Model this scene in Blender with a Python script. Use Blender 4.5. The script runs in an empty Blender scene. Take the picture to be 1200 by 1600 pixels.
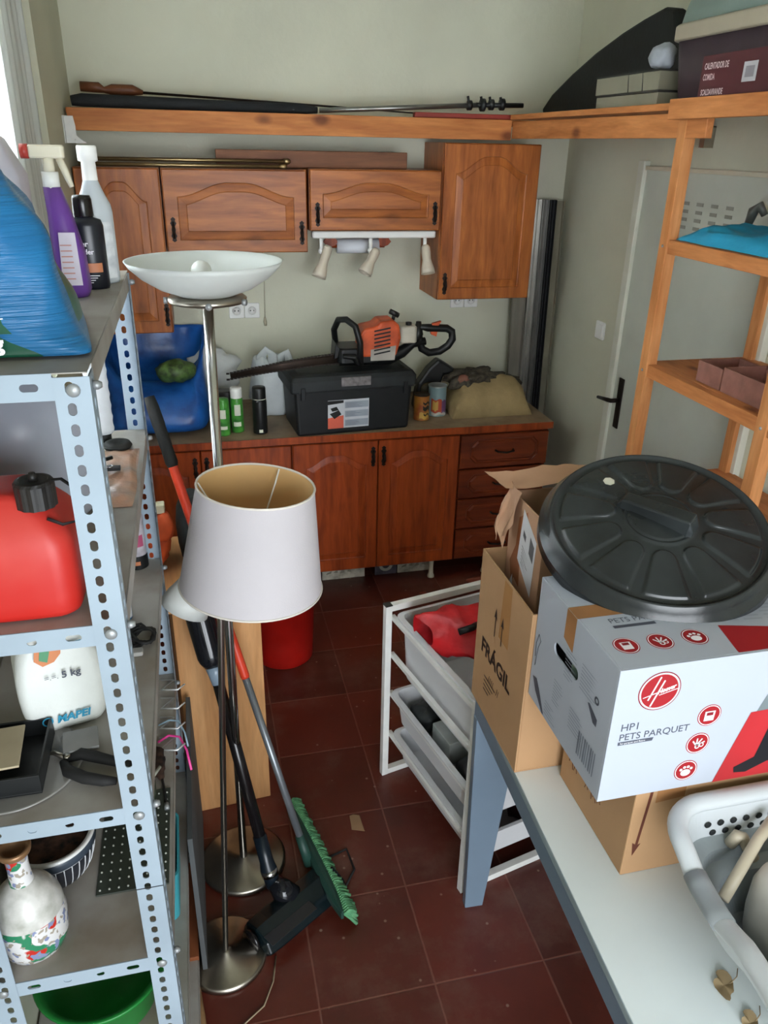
import bpy, bmesh, math, random
from mathutils import Vector, Matrix, noise
random.seed(7)
R = math.radians; PI = math.pi; sin = math.sin; cos = math.cos
S = bpy.context.scene
COL = S.collection

# ------------------------------------------------------------ camera
YAW, PITCH, ROLL, FPX = 0.241580878, 0.441354619, -0.0216556645, 1216.52818
fwd = Vector((sin(YAW)*cos(PITCH), cos(YAW)*cos(PITCH), -sin(PITCH)))
rgt = Vector((cos(YAW), -sin(YAW), 0)); dwn = fwd.cross(rgt)
c_, s_ = cos(ROLL), sin(ROLL)
r2 = c_*rgt + s_*dwn; d2 = -s_*rgt + c_*dwn
cam = bpy.data.cameras.new('camera'); co = bpy.data.objects.new('camera', cam); COL.objects.link(co)
mw = Matrix.Identity(4)
for i in range(3):
    mw[i][0] = r2[i]; mw[i][1] = -d2[i]; mw[i][2] = -fwd[i]
mw[0][3] = 0; mw[1][3] = 0; mw[2][3] = 2.02
co.matrix_world = mw
cam.sensor_fit = 'VERTICAL'; cam.sensor_height = 24; cam.sensor_width = 18
cam.lens = 24*FPX/1600; cam.clip_start = .02
S.camera = co

# ------------------------------------------------------------ light
S.view_settings.view_transform = 'Standard'; S.view_settings.look = 'None'
S.view_settings.gamma = 1; S.view_settings.exposure = 0.2
S.view_settings.use_curve_mapping = False
W = bpy.data.worlds.new('sky'); S.world = W; W.use_nodes = True
wn = W.node_tree.nodes; bg = wn['Background']
bg.inputs[0].default_value = (.80, .90, 1.0, 1); bg.inputs[1].default_value = 3.0
def area(name, loc, direction, sx, sy, power, color):
    l = bpy.data.lights.new(name, 'AREA'); l.shape = 'RECTANGLE'; l.size = sx; l.size_y = sy
    l.energy = power; l.color = color
    o = bpy.data.objects.new(name, l); COL.objects.link(o); o.location = loc
    o.rotation_euler = Vector(direction).to_track_quat('-Z', 'Y').to_euler(); return o
area('daylight_door_opening', (.3, -3.4, 1.9), (0, 1, -.05), 3.6, 3.0, 300, (.92, .96, 1.0))
area('daylight_window', (-.56, 2.12, 1.95), (1, 0, -.1), 1.2, 1.1, 115, (.90, .96, 1.0))

# ------------------------------------------------------------ materials
def lin(h):
    if isinstance(h, str):
        h = h.lstrip('#'); h = [int(h[i:i+2], 16)/255 for i in (0, 2, 4)]
    return tuple([(c/12.92 if c <= .04045 else ((c+.055)/1.055)**2.4) for c in h]) + (1,)
MATS = {}
def mat(name, col, rough=.5, metal=0, var=.08, scale=8, bump=0, bscale=60, spec=None, trans=0, alpha=1, col2=None, stretch=(1, 1, 1), sss=0, ior=1.45):
    if name in MATS: return MATS[name]
    m = bpy.data.materials.new(name); m.use_nodes = True; nt = m.node_tree; N = nt.nodes; L = nt.links
    b = N['Principled BSDF']; b.inputs['Roughness'].default_value = rough; b.inputs['Metallic'].default_value = metal
    if spec is not None: b.inputs['Specular IOR Level'].default_value = spec
    b.inputs['IOR'].default_value = ior
    if trans: b.inputs['Transmission Weight'].default_value = trans
    if alpha < 1: b.inputs['Alpha'].default_value = alpha
    tc = N.new('ShaderNodeTexCoord'); mp = N.new('ShaderNodeMapping'); mp.inputs['Scale'].default_value = stretch
    L.new(tc.outputs['Object'], mp.inputs[0])
    nz = N.new('ShaderNodeTexNoise'); nz.inputs['Scale'].default_value = scale; nz.inputs['Detail'].default_value = 6
    L.new(mp.outputs[0], nz.inputs[0])
    c1 = lin(col); c2 = lin(col2) if col2 else tuple([max(0, c*(1-var*2.5)) for c in c1[:3]])+(1,)
    rp = N.new('ShaderNodeValToRGB'); rp.color_ramp.elements[0].color = c2; rp.color_ramp.elements[1].color = c1
    rp.color_ramp.elements[0].position = .3; rp.color_ramp.elements[1].position = .62
    L.new(nz.outputs[0], rp.inputs[0]); L.new(rp.outputs[0], b.inputs['Base Color'])
    if bump:
        n2 = N.new('ShaderNodeTexNoise'); n2.inputs['Scale'].default_value = bscale; n2.inputs['Detail'].default_value = 4
        L.new(mp.outputs[0], n2.inputs[0])
        bp = N.new('ShaderNodeBump'); bp.inputs['Strength'].default_value = bump; bp.inputs['Distance'].default_value = .01
        L.new(n2.outputs[0], bp.inputs['Height']); L.new(bp.outputs[0], b.inputs['Normal'])
    MATS[name] = m; return m
def wood(name, c1, c2, axis='z', scale=1.0, rough=.45, knots=.5, cd=None):
    if name in MATS: return MATS[name]
    m = bpy.data.materials.new(name); m.use_nodes = True; nt = m.node_tree; N = nt.nodes; L = nt.links
    b = N['Principled BSDF']; b.inputs['Roughness'].default_value = rough; b.inputs['Specular IOR Level'].default_value = .3
    tc = N.new('ShaderNodeTexCoord'); mp = N.new('ShaderNodeMapping')
    st = {'x': (.12, 1, 1), 'y': (1, .12, 1), 'z': (1, 1, .12)}[axis]
    mp.inputs['Scale'].default_value = tuple(s*scale for s in st)
    L.new(tc.outputs['Object'], mp.inputs[0])
    n1 = N.new('ShaderNodeTexNoise'); n1.inputs['Scale'].default_value = 28; n1.inputs['Detail'].default_value = 8; n1.inputs['Distortion'].default_value = .6
    n2 = N.new('ShaderNodeTexNoise'); n2.inputs['Scale'].default_value = 150; n2.inputs['Detail'].default_value = 3
    vo = N.new('ShaderNodeTexVoronoi'); vo.inputs['Scale'].default_value = 6.5
    mk = N.new('ShaderNodeMapping'); mk.inputs['Scale'].default_value = {'x': (.55, 1, 1), 'y': (1, .55, 1), 'z': (1, 1, .55)}[axis]
    L.new(tc.outputs['Object'], mk.inputs[0]); L.new(mk.outputs[0], vo.inputs[0])
    L.new(mp.outputs[0], n1.inputs[0]); L.new(mp.outputs[0], n2.inputs[0])
    rp = N.new('ShaderNodeValToRGB'); e = rp.color_ramp.elements
    e[0].color = lin(c2); e[1].color = lin(c1); e[0].position = .3; e[1].position = .66
    L.new(n1.outputs[0], rp.inputs[0])
    mx = N.new('ShaderNodeMixRGB'); mx.blend_type = 'MULTIPLY'; mx.inputs[0].default_value = .35
    L.new(rp.outputs[0], mx.inputs[1]); L.new(n2.outputs[0], mx.inputs[2])
    kr = N.new('ShaderNodeValToRGB'); k = kr.color_ramp.elements
    k[0].position = .07; k[0].color = (.22, .11, .07, 1); k[1].position = .17; k[1].color = (1, 1, 1, 1)
    L.new(vo.outputs['Distance'], kr.inputs[0])
    m2 = N.new('ShaderNodeMixRGB'); m2.blend_type = 'MULTIPLY'; m2.inputs[0].default_value = knots
    L.new(mx.outputs[0], m2.inputs[1]); L.new(kr.outputs[0], m2.inputs[2])
    L.new(m2.outputs[0], b.inputs['Base Color'])
    bp = N.new('ShaderNodeBump'); bp.inputs['Strength'].default_value = .15; bp.inputs['Distance'].default_value = .003
    L.new(n2.outputs[0], bp.inputs['Height']); L.new(bp.outputs[0], b.inputs['Normal'])
    MATS[name] = m; return m

# ------------------------------------------------------------ mesh builder
MWD = {}
def mwof(o): return MWD.get(o.name, Matrix.Identity(4))
class MB:
    def __init__(s, T=None): s.v = []; s.f = []; s.mi = []; s.sm = []; s.T = T or Matrix.Identity(4); s.m = 0; s.smooth = False
    def add(s, vs, fs, M=None, sm=None):
        b = len(s.v); A = s.T @ M if M is not None else s.T
        s.v += [A @ Vector(p) for p in vs]; s.f += [tuple(b+i for i in f) for f in fs]
        s.mi += [s.m]*len(fs); s.sm += [s.smooth if sm is None else sm]*len(fs)
    def box(s, x0, x1, y0, y1, z0, z1, M=None):
        s.add([(x0,y0,z0),(x1,y0,z0),(x1,y1,z0),(x0,y1,z0),(x0,y0,z1),(x1,y0,z1),(x1,y1,z1),(x0,y1,z1)],
              [(0,3,2,1),(4,5,6,7),(0,1,5,4),(1,2,6,5),(2,3,7,6),(3,0,4,7)], M)
    def rbox(s, x0, x1, y0, y1, z0, z1, r=.01, M=None, n=4, axis='z'):
        """box with rounded vertical edges and slightly chamfered ends"""
        def loop(ins):
            pts = []
            for cx, cy, a0 in ((x1-r, y1-r, 0), (x0+r, y1-r, 90), (x0+r, y0+r, 180), (x1-r, y0+r, 270)):
                for k in range(n+1):
                    a = R(a0+90*k/n); pts.append((cx+(r-ins)*cos(a), cy+(r-ins)*sin(a)))
            return pts
        e = min(r*.35, (z1-z0)*.3, .006)
        s.loft([[(x, y, z) for x, y in loop(i)] for i, z in ((e, z0), (0, z0+e), (0, z1-e), (e, z1))], caps=True, M=M)
    def loft(s, loops, caps=True, M=None, closed=False, sm=None):
        n = len(loops[0]); vs = [p for l in loops for p in l]; fs = []
        L = len(loops)
        for i in range(L if closed else L-1):
            a = i*n; b = ((i+1) % L)*n
            for k in range(n): fs.append((a+k, a+(k+1) % n, b+(k+1) % n, b+k))
        if caps and not closed: fs.append(tuple(range(n))[::-1]); fs.append(tuple((L-1)*n+k for k in range(n)))
        s.add(vs, fs, M, sm)
    def lathe(s, prof, n=32, M=None, sm=True, caps=False):
        loops = [[(max(r, 1e-4)*cos(2*PI*k/n), max(r, 1e-4)*sin(2*PI*k/n), z) for k in range(n)] for r, z in prof]
        s.loft(loops, caps=caps, M=M, sm=sm)
    def tube(s, path, r, n=10, closed=False, M=None, sm=True, flat=None):
        P = [Vector(p) for p in path]; L = len(P); rr = r if isinstance(r, (list, tuple)) else [r]*L
        loops = []; up = None
        for i in range(L):
            a = P[i-1] if (i > 0 or closed) else P[i]; b = P[(i+1) % L] if (i < L-1 or closed) else P[i]
            t = (b-a).normalized()
            if up is None:
                up = Vector((0, 0, 1)) if abs(t.z) < .9 else Vector((0, 1, 0))
            x = up.cross(t)
            if x.length < 1e-5: x = Vector((1, 0, 0)).cross(t)
            x.normalize(); y = t.cross(x); up = y
            fx, fy = flat or (1, 1)
            loops.append([P[i] + x*rr[i]*fx*cos(2*PI*k/n) + y*rr[i]*fy*sin(2*PI*k/n) for k in range(n)])
        s.loft(loops, caps=True, M=M, closed=closed, sm=sm)
    def prism(s, poly, h, M=None):
        """poly in xy, extruded h along z"""
        n = len(poly); vs = [(x, y, 0) for x, y in poly]+[(x, y, h) for x, y in poly]
        fs = [tuple(range(n))[::-1], tuple(range(n, 2*n))]+[(k, (k+1) % n, n+(k+1) % n, n+k) for k in range(n)]
        s.add(vs, fs, M)
    def grid(s, fn, nu, nv, M=None, sm=True, closeu=False):
        vs = [fn(i/nu, j/nv) for j in range(nv+1) for i in range(nu+1 if not closeu else nu)]
        w = nu+1 if not closeu else nu; fs = []
        for j in range(nv):
            for i in range(nu):
                a = j*w+i; b = j*w+(i+1) % w
                fs.append((a, b, b+w, a+w))
        s.add(vs, fs, M, sm)
    def blob(s, c, rad, n=32, p=2.0, amp=0, fr=5, seed=0, flatz=None, M=None, amp2=0):
        """superellipsoid with creases"""
        def sg(v, e): return math.copysign(abs(v)**e, v)
        e = 2/p; vs = []; m = n//2
        for j in range(m+1):
            ph = -PI/2+PI*j/m
            for i in range(n):
                th = 2*PI*i/n
                d = Vector((sg(cos(ph), e)*sg(cos(th), e), sg(cos(ph), e)*sg(sin(th), e), sg(sin(ph), e)))
                q = Vector((d.x*rad[0], d.y*rad[1], d.z*rad[2]))
                if amp:
                    w = q*fr+Vector((seed*3.1, seed*1.7, seed))
                    k = (abs(noise.noise(w))*2-.5)*amp + noise.noise(w*2.7)*amp*.5
                    q = q*(1+k)
                q += Vector(c)
                if flatz is not None: q.z = max(q.z, flatz)
                vs.append(q)
        fs = []
        for j in range(m):
            for i in range(n):
                a = j*n+i; b = j*n+(i+1) % n; fs.append((a, b, b+n, a+n))
        s.add(vs, fs, M, True)
    def text(s, body, size, O, U, V, bold=0, space=1.0, h=.0003, align='LEFT', shear=0, sx=1):
        c = bpy.data.curves.new('t', 'FONT'); c.body = body; c.size = size; c.align_x = align; c.offset = bold; c.space_character = space; c.shear = shear
        c.resolution_u = 3
        o = bpy.data.objects.new('t', c); COL.objects.link(o)
        dg = bpy.context.evaluated_depsgraph_get(); me = o.evaluated_get(dg).to_mesh()
        U = Vector(U).normalized(); V = Vector(V).normalized(); Nn = U.cross(V)
        vs = [Vector(O)+U*p.co.x*sx+V*p.co.y+Nn*h for p in me.vertices]
        fs = [tuple(f.vertices) for f in me.polygons]
        s.add(vs, fs)
        o.evaluated_get(dg).to_mesh_clear(); bpy.data.objects.remove(o)
    def poly(s, pts, O, U, V, h=.0003):
        U = Vector(U).normalized(); V = Vector(V).normalized(); Nn = U.cross(V)
        s.add([Vector(O)+U*a+V*b+Nn*h for a, b in pts], [tuple(range(len(pts)))])
    def disc(s, cx, cy, r, O, U, V, h=.0003, n=28, ri=None, sx=1):
        U = Vector(U).normalized(); V = Vector(V).normalized(); Nn = U.cross(V)
        f = lambda q, k: Vector(O)+U*(cx+q*sx*cos(2*PI*k/n))+V*(cy+q*sin(2*PI*k/n))+Nn*h
        if ri is None: s.add([f(r, k) for k in range(n)], [tuple(range(n))])
        else: s.add([f(r, k) for k in range(n)]+[f(ri, k) for k in range(n)], [(k, (k+1) % n, n+(k+1) % n, n+k) for k in range(n)])
    def build(s, name, mats, parent=None, bevel=0, label=None, fix=True, sub=0):
        if not isinstance(mats, (list, tuple)): mats = [mats]
        me = bpy.data.meshes.new(name); o = bpy.data.objects.new(name, me); COL.objects.link(o)
        if parent is not None:
            inv = mwof(parent).inverted(); vs = [inv @ p for p in s.v]; o.parent = parent; MWD[o.name] = mwof(parent)
        else:
            xs = [p.x for p in s.v]; ys = [p.y for p in s.v]; zs = [p.z for p in s.v]
            b = Vector(((min(xs)+max(xs))/2, (min(ys)+max(ys))/2, min(zs)))
            o.location = b; MWD[o.name] = Matrix.Translation(b); vs = [p-b for p in s.v]
        me.from_pydata(vs, [], s.f); 
        for m in mats: me.materials.append(m)
        for p, i, q in zip(me.polygons, s.mi, s.sm): p.material_index = i; p.use_smooth = q
        if fix:
            bm = bmesh.new(); bm.from_mesh(me); bmesh.ops.recalc_face_normals(bm, faces=bm.faces); bm.to_mesh(me); bm.free()
        me.update()
        if bevel:
            md = o.modifiers.new('bevel', 'BEVEL'); md.width = bevel; md.segments = 2; md.limit_method = 'ANGLE'; md.angle_limit = R(40)
        if sub:
            md = o.modifiers.new('sub', 'SUBSURF'); md.levels = sub; md.render_levels = sub
        if label: o['label'] = label
        return o
def tag(o, label, cat, group=None):
    o['label'] = label; o['category'] = cat
    if group: o['group'] = group
    return o
def thing(name, loc, label, cat, group=None, rz=0):
    o = bpy.data.objects.new(name, None); COL.objects.link(o); o.location = loc; o.rotation_euler = (0, 0, rz)
    o.empty_display_size = .05
    MWD[o.name] = Matrix.Translation(Vector(loc)) @ Matrix.Rotation(rz, 4, 'Z')
    return tag(o, label, cat, group)
def struct(o): o['kind'] = 'structure'; return o
def one(mb, name, mats, label, cat, group=None, **k): return tag(mb.build(name, mats, None, **k), label, cat, group)
def TR(x=0, y=0, z=0, rz=0, rx=0, ry=0):
    return Matrix.Translation((x, y, z)) @ Matrix.Rotation(rz, 4, 'Z') @ Matrix.Rotation(ry, 4, 'Y') @ Matrix.Rotation(rx, 4, 'X')
def align(a, b):
    """matrix: local z along a->b, origin a"""
    a = Vector(a); b = Vector(b); q = (b-a).to_track_quat('Z', 'Y')
    return Matrix.Translation(a) @ q.to_matrix().to_4x4()

# common materials
wallm = mat('painted_plaster', '#cbcab5', .85, var=.05, scale=2.2, bump=.12, bscale=40)
wallb = mat('painted_plaster_back', '#d0d0bc', .85, var=.05, scale=1.7, bump=.12, bscale=40)
white = mat('white_plastic', '#e6e6e2', .4, var=.03)
whitem = mat('white_metal', '#e2e2de', .35, var=.04, scale=20)
chrome = mat('chrome', '#c9c9c9', .16, 1, var=.02)
steel = mat('brushed_steel', '#a9a296', .3, 1, var=.08, scale=12)
blackp = mat('black_plastic', '#17191a', .42, var=.2, scale=10)
blackr = mat('black_rubber', '#1c1c1c', .75, var=.2)
iron = mat('black_iron', '#2a211c', .5, .6, var=.2)
cabw = wood('varnished_pine', '#b4682f', '#864417', 'z', 1, .38, .35)
cabx = wood('varnished_pine_wide', '#b26830', '#844519', 'x', 1, .38, .35)
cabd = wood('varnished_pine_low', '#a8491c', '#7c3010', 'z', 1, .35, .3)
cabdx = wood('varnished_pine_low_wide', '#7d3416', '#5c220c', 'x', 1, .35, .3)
pine = wood('raw_pine_x', '#cb8248', '#a65f2c', 'x', 1, .6, .8)
piney = wood('raw_pine_y', '#cf8850', '#ab6634', 'y', 1, .6, .8)
pinez = wood('raw_pine_z', '#d6945c', '#b5713c', 'z', 1, .6, .7)
cardb = mat('cardboard', '#ae8862', .8, var=.05, scale=5, bump=.05)
cardi = mat('cardboard_inside', '#a57a55', .85, var=.06, scale=5)
tape = mat('brown_tape', '#9a6d47', .25, var=.08, scale=14)
ink = mat('dark_ink', '#2c1a14', .6, var=.05)
galv = mat('grey_enamelled_steel', '#9aa9b5', .5, .1, var=.06, scale=6)
galvd = mat('dusty_steel_shelf', '#a4a19b', .55, .15, var=.12, scale=7, col2='#857a6d')
bolt = mat('zinc_bolt', '#9c9fa0', .45, .5, var=.1)

# ------------------------------------------------------------ setting
XL, XR, YB, YF, ZC = -.43, 1.84, 3.87, -1.2, 2.95
def floor_mat():
    m = bpy.data.materials.new('terracotta_tiles'); m.use_nodes = True; nt = m.node_tree; N = nt.nodes; L = nt.links
    b = N['Principled BSDF']; tc = N.new('ShaderNodeNewGeometry'); sx = N.new('ShaderNodeSeparateXYZ'); L.new(tc.outputs['Position'], sx.inputs[0])
    def M(op, a, b_=None, c=None):
        n = N.new('ShaderNodeMath'); n.operation = op
        for i, v in enumerate((a, b_, c)):
            if v is None: continue
            if isinstance(v, (int, float)): n.inputs[i].default_value = v
            else: L.new(v, n.inputs[i])
        return n.outputs[0]
    T = .31
    ux = M('DIVIDE', M('SUBTRACT', sx.outputs[0], .4788-31), T); uy = M('DIVIDE', M('SUBTRACT', sx.outputs[1], 1.2613-31), T)
    ex = M('ABSOLUTE', M('SUBTRACT', M('FRACT', M('ADD', ux, .5)), .5)); ey = M('ABSOLUTE', M('SUBTRACT', M('FRACT', M('ADD', uy, .5)), .5))
    nz = N.new('ShaderNodeTexNoise'); nz.inputs['Scale'].default_value = 9; L.new(tc.outputs['Position'], nz.inputs[0])
    g = M('MINIMUM', ex, ey); g = M('ADD', g, M('MULTIPLY', M('SUBTRACT', nz.outputs[0], .5), .006))
    gm = N.new('ShaderNodeValToRGB'); e = gm.color_ramp.elements; e[0].position = .0045; e[0].color = (1, 1, 1, 1); e[1].position = .011; e[1].color = (0, 0, 0, 1)
    L.new(g, gm.inputs[0])
    cid = N.new('ShaderNodeCombineXYZ'); L.new(M('FLOOR', ux), cid.inputs[0]); L.new(M('FLOOR', uy), cid.inputs[1])
    wn_ = N.new('ShaderNodeTexWhiteNoise'); L.new(cid.outputs[0], wn_.inputs[0])
    n2 = N.new('ShaderNodeTexNoise'); n2.inputs['Scale'].default_value = 3.2; n2.inputs['Detail'].default_value = 9; n2.inputs['Roughness'].default_value = .65; L.new(tc.outputs['Position'], n2.inputs[0])
    base = N.new('ShaderNodeValToRGB'); e = base.color_ramp.elements
    e[0].color = lin('#42180f'); e[1].color = lin('#632518'); e[0].position = .3; e[1].position = .7
    L.new(M('ADD', M('MULTIPLY', n2.outputs[0], .7), M('MULTIPLY', wn_.outputs[0], .3)), base.inputs[0])
    # dust
    n3 = N.new('ShaderNodeTexNoise'); n3.inputs['Scale'].default_value = 3.3; n3.inputs['Detail'].default_value = 10; n3.inputs['Roughness'].default_value = .7; L.new(tc.outputs['Position'], n3.inputs[0])
    dr = N.new('ShaderNodeValToRGB'); e = dr.color_ramp.elements; e[0].position = .50; e[0].color = (0, 0, 0, 1); e[1].position = .72; e[1].color = (.6, .6, .6, 1); L.new(n3.outputs[0], dr.inputs[0])
    mx = N.new('ShaderNodeMixRGB'); L.new(dr.outputs[0], mx.inputs[0]); L.new(base.outputs[0], mx.inputs[1]); mx.inputs[2].default_value = lin('#6e5548')
    # specks
    vo = N.new('ShaderNodeTexVoronoi'); vo.inputs['Scale'].default_value = 16; L.new(tc.outputs['Position'], vo.inputs[0])
    sp = N.new('ShaderNodeValToRGB'); e = sp.color_ramp.elements; e[0].position = .05; e[0].color = (.8, .8, .8, 1); e[1].position = .085; e[1].color = (0, 0, 0, 1); L.new(vo.outputs['Distance'], sp.inputs[0])
    pick = M('GREATER_THAN', wn_.outputs[0], .0)
    m3 = N.new('ShaderNodeMixRGB'); L.new(sp.outputs[0], m3.inputs[0]); L.new(mx.outputs[0], m3.inputs[1]); m3.inputs[2].default_value = lin('#8a7566')
    m4 = N.new('ShaderNodeMixRGB'); L.new(M('MULTIPLY', gm.outputs[0], .38), m4.inputs[0]); L.new(m3.outputs[0], m4.inputs[1]); m4.inputs[2].default_value = lin('#8a5f50')
    L.new(m4.outputs[0], b.inputs['Base Color'])
    L.new(M('ADD', M('MULTIPLY', n3.outputs[0], .35), .22), b.inputs['Roughness'])
    bp = N.new('ShaderNodeBump'); bp.inputs['Strength'].default_value = .4; bp.inputs['Distance'].default_value = .002; bp.invert = True
    L.new(gm.outputs[0], bp.inputs['Height']); L.new(bp.outputs[0], b.inputs['Normal'])
    return m
m = MB(); m.box(XL-.1, XR+.1, YF-.1, YB+.1, -.1, 0); struct(m.build('floor', floor_mat()))
m = MB(); m.box(XL-.1, XR+.1, YF-.1, YB+.1, ZC, ZC+.1); struct(m.build('ceiling', wallm))
m = MB(); m.box(XL-.1, XR+.1, YB, YB+.1, 0, ZC); struct(m.build('wall_back', wallb))
# left wall with window opening
WY0, WY1, WZ0, WZ1 = 1.35, 3.10, 1.35, 2.62
m = MB(); m.box(XL-.1, XL, YF-.1, WY0, 0, ZC); m.box(XL-.1, XL, WY1, YB, 0, ZC); m.box(XL-.1, XL, WY0, WY1, 0, WZ0); m.box(XL-.1, XL, WY0, WY1, WZ1, ZC)
m.box(XL-.1, XL-.062, 2.62, WY1, WZ0, WZ1)
struct(m.build('wall_left', wallm))
m = MB(); m.box(XR, XR+.1, YF-.1, YB, 0, ZC); struct(m.build('wall_right', wallm))
# wall behind the viewer with a wide door opening
DX0, DX1, DZ = -.3, 1.4, 2.35
m = MB(); m.box(XL, DX0, YF-.1, YF, 0, ZC); m.box(DX1, XR, YF-.1, YF, 0, ZC); m.box(DX0, DX1, YF-.1, YF, DZ, ZC); struct(m.build('wall_front', wallm))
# window frame, glass
glass = mat('clear_glass', '#ffffff', .02, trans=1, var=0)
w = MB(); 
GY = 2.62
for a in ((WY0, WY0+.05, WZ0, WZ1), (GY-.05, GY, WZ0, WZ1), (WY0, GY, WZ0, WZ0+.05), (WY0, GY, WZ1-.05, WZ1), ((WY0+GY)/2-.03, (WY0+GY)/2+.03, WZ0, WZ1)):
    w.box(XL-.098, XL-.062, a[0], a[1], a[2], a[3])
wf = struct(w.build('window_1', white, bevel=.003))
g = MB(); g.box(XL-.082, XL-.078, WY0+.05, GY-.05, WZ0+.05, WZ1-.05); g.build('window_pane', glass, wf)
# door on the right wall
DY0, DY1, DH = 2.24, 3.10, 1.95
doorm = mat('door_paint', '#bcc0b4', .5, var=.05, scale=3)
frm = mat('door_frame_paint', '#d3d3c4', .5, var=.04)
m = MB(); m.box(XR-.012, XR-.001, DY0, DY1-.0, .01, DH); dr = struct(m.build('door_1', doorm))
m = MB(); m.box(XR-.028, XR-.0005, DY1, DY1+.045, 0, DH+.03); m.box(XR-.028, XR-.0005, DY0-.045, DY0, 0, DH+.03)
struct(m.build('trim_1', frm, bevel=.003))
m = MB(); m.box(XR-.022, XR-.0005, DY0, DY1, DH-.004, DH+.012); m.build('top_bar', mat('aluminium_bar', '#c9c3ae', .35, .2, var=.05), dr, bevel=.002)
m = MB()
vm = mat('vent_shadow', '#8d8d82', .7, var=.05)
for i in range(5):
    for j in range(4):
        y = 2.875-i*.088; z = 1.842-j*.028
        m.box(XR-.0135, XR-.0115, y-.02, y+.02, z-.006, z+.006)
m.build('vent_slot', vm, dr)['kind'] = 'stuff'
m = MB(); m.box(XR-.018, XR-.011, 3.02, 3.06, .87, 1.10)
m.build('handle_plate', iron, dr, bevel=.003)
m = MB(); m.tube([(XR-.012, 3.04, 1.0), (XR-.055, 3.04, 1.0), (XR-.06, 3.06, .998), (XR-.06, 3.15, .985)], [.01, .01, .01, .007], 10)
m.build('door_handle', iron, dr)
m = MB(); m.rbox(-.04, .04, -.04, .04, 0, .01, .006, M=TR(XR-.0005, 3.31, 1.255, 0, 0, -PI/2)); 
sw = m.build('light_switch', white); tag(sw, 'small square white light switch on the right wall beside the door', 'light switch')
m = MB(); m.rbox(-.028, .028, -.028, .028, .01, .0135, .004, M=TR(XR-.0005, 3.31, 1.255, 0, R(2), -PI/2)); m.build('rocker', white, sw)

# curtain at the left window
def curtain():
    m = MB()
    def f(u, v):
        y = 1.37+u*1.72; z = 1.36+v*1.25
        return (XL-.032+.012*sin(y*62+sin(y*9)*1.5)+.006*sin(y*140+z), y+.004*sin(z*9), z)
    m.grid(f, 300, 10)
    return m
cm = bpy.data.materials.new('sheer_curtain'); cm.use_nodes = True
nt = cm.node_tree; b = nt.nodes['Principled BSDF']; b.inputs['Base Color'].default_value = (.86, .88, .86, 1); b.inputs['Roughness'].default_value = .9
tl = nt.nodes.new('ShaderNodeBsdfTranslucent'); tl.inputs[0].default_value = (.9, .93, .93, 1)
mixs = nt.nodes.new('ShaderNodeMixShader'); mixs.inputs[0].default_value = .42
nt.links.new(b.outputs[0], mixs.inputs[1]); nt.links.new(tl.outputs[0], mixs.inputs[2]); nt.links.new(mixs.outputs[0], nt.nodes['Material Output'].inputs[0])
one(curtain(), 'sheer_curtain', cm, 'white sheer curtain hanging in folds over the bright left window', 'curtain')

# ------------------------------------------------------------ kitchen cabinets
def door_panel(x0, x1, y, z0, z1, arch=.05, marg=(.045, .05, .055), th=.02):
    """front face looks towards -y, at y; returns MB"""
    m = MB(); N = 36; ml, mb_, mt = marg
    cx = (x0+x1)/2
    def outer(ins):
        a0, a1, b0, b1 = x0+ins, x1-ins, z0+ins, z1-ins
        pts = [(a0, b0), (a1, b0)]
        pts += [(a1+(a0-a1)*k/N, b1) for k in range(N+1)]
        return pts
    def inner(ins):
        a0, a1, b0 = x0+ml+ins, x1-ml-ins, z0+mb_+ins
        hw = (a1-a0)/2
        pts = [(a0, b0), (a1, b0)]
        for k in range(N+1):
            x = a1+(a0-a1)*k/N; t = min(1, (1-abs(x-cx)/(hw+ins))/.86) if hw > 0 else 1
            t = max(0, t)
            zt = z1-mt-arch-ins+arch*(.5-.5*cos(PI*t))
            pts.append((x, zt))
        return pts
    L = [([(a, y+th, b) for a, b in outer(0)]), ([(a, y+.004, b) for a, b in outer(0)]), ([(a, y, b) for a, b in outer(.004)]),
         ([(a, y, b) for a, b in inner(0)]), ([(a, y+.006, b) for a, b in inner(.0015)]), ([(a, y+.007, b) for a, b in inner(.005)]), ([(a, y+.0065, b) for a, b in inner(.008)]),
         ([(a, y+.003, b) for a, b in inner(.034)]), ([(a, y+.0005, b) for a, b in inner(.037)])]
    m.loft(L, caps=True)
    return m
def iron_pull(x, y, z, h=.1):
    m = MB()
    pts = [(0, .5), (.10, .42), (.07, .34), (.13, .25), (.06, .12), (.09, 0), (.06, -.12), (.12, -.25), (.07, -.36), (.10, -.43), (0, -.5)]
    poly = [(a*h, b*h) for a, b in pts]+[(-a*h, b*h) for a, b in pts[1:-1]][::-1]
    m.prism(poly, .002, TR(x, y, z, 0, PI/2))
    m.tube([(x, y-.004, z+.3*h), (x, y-.02, z+.1*h), (x, y-.022, z-.1*h), (x, y-.014, z-.34*h)], [.003, .005, .006, .004], 8)
    return m
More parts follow.
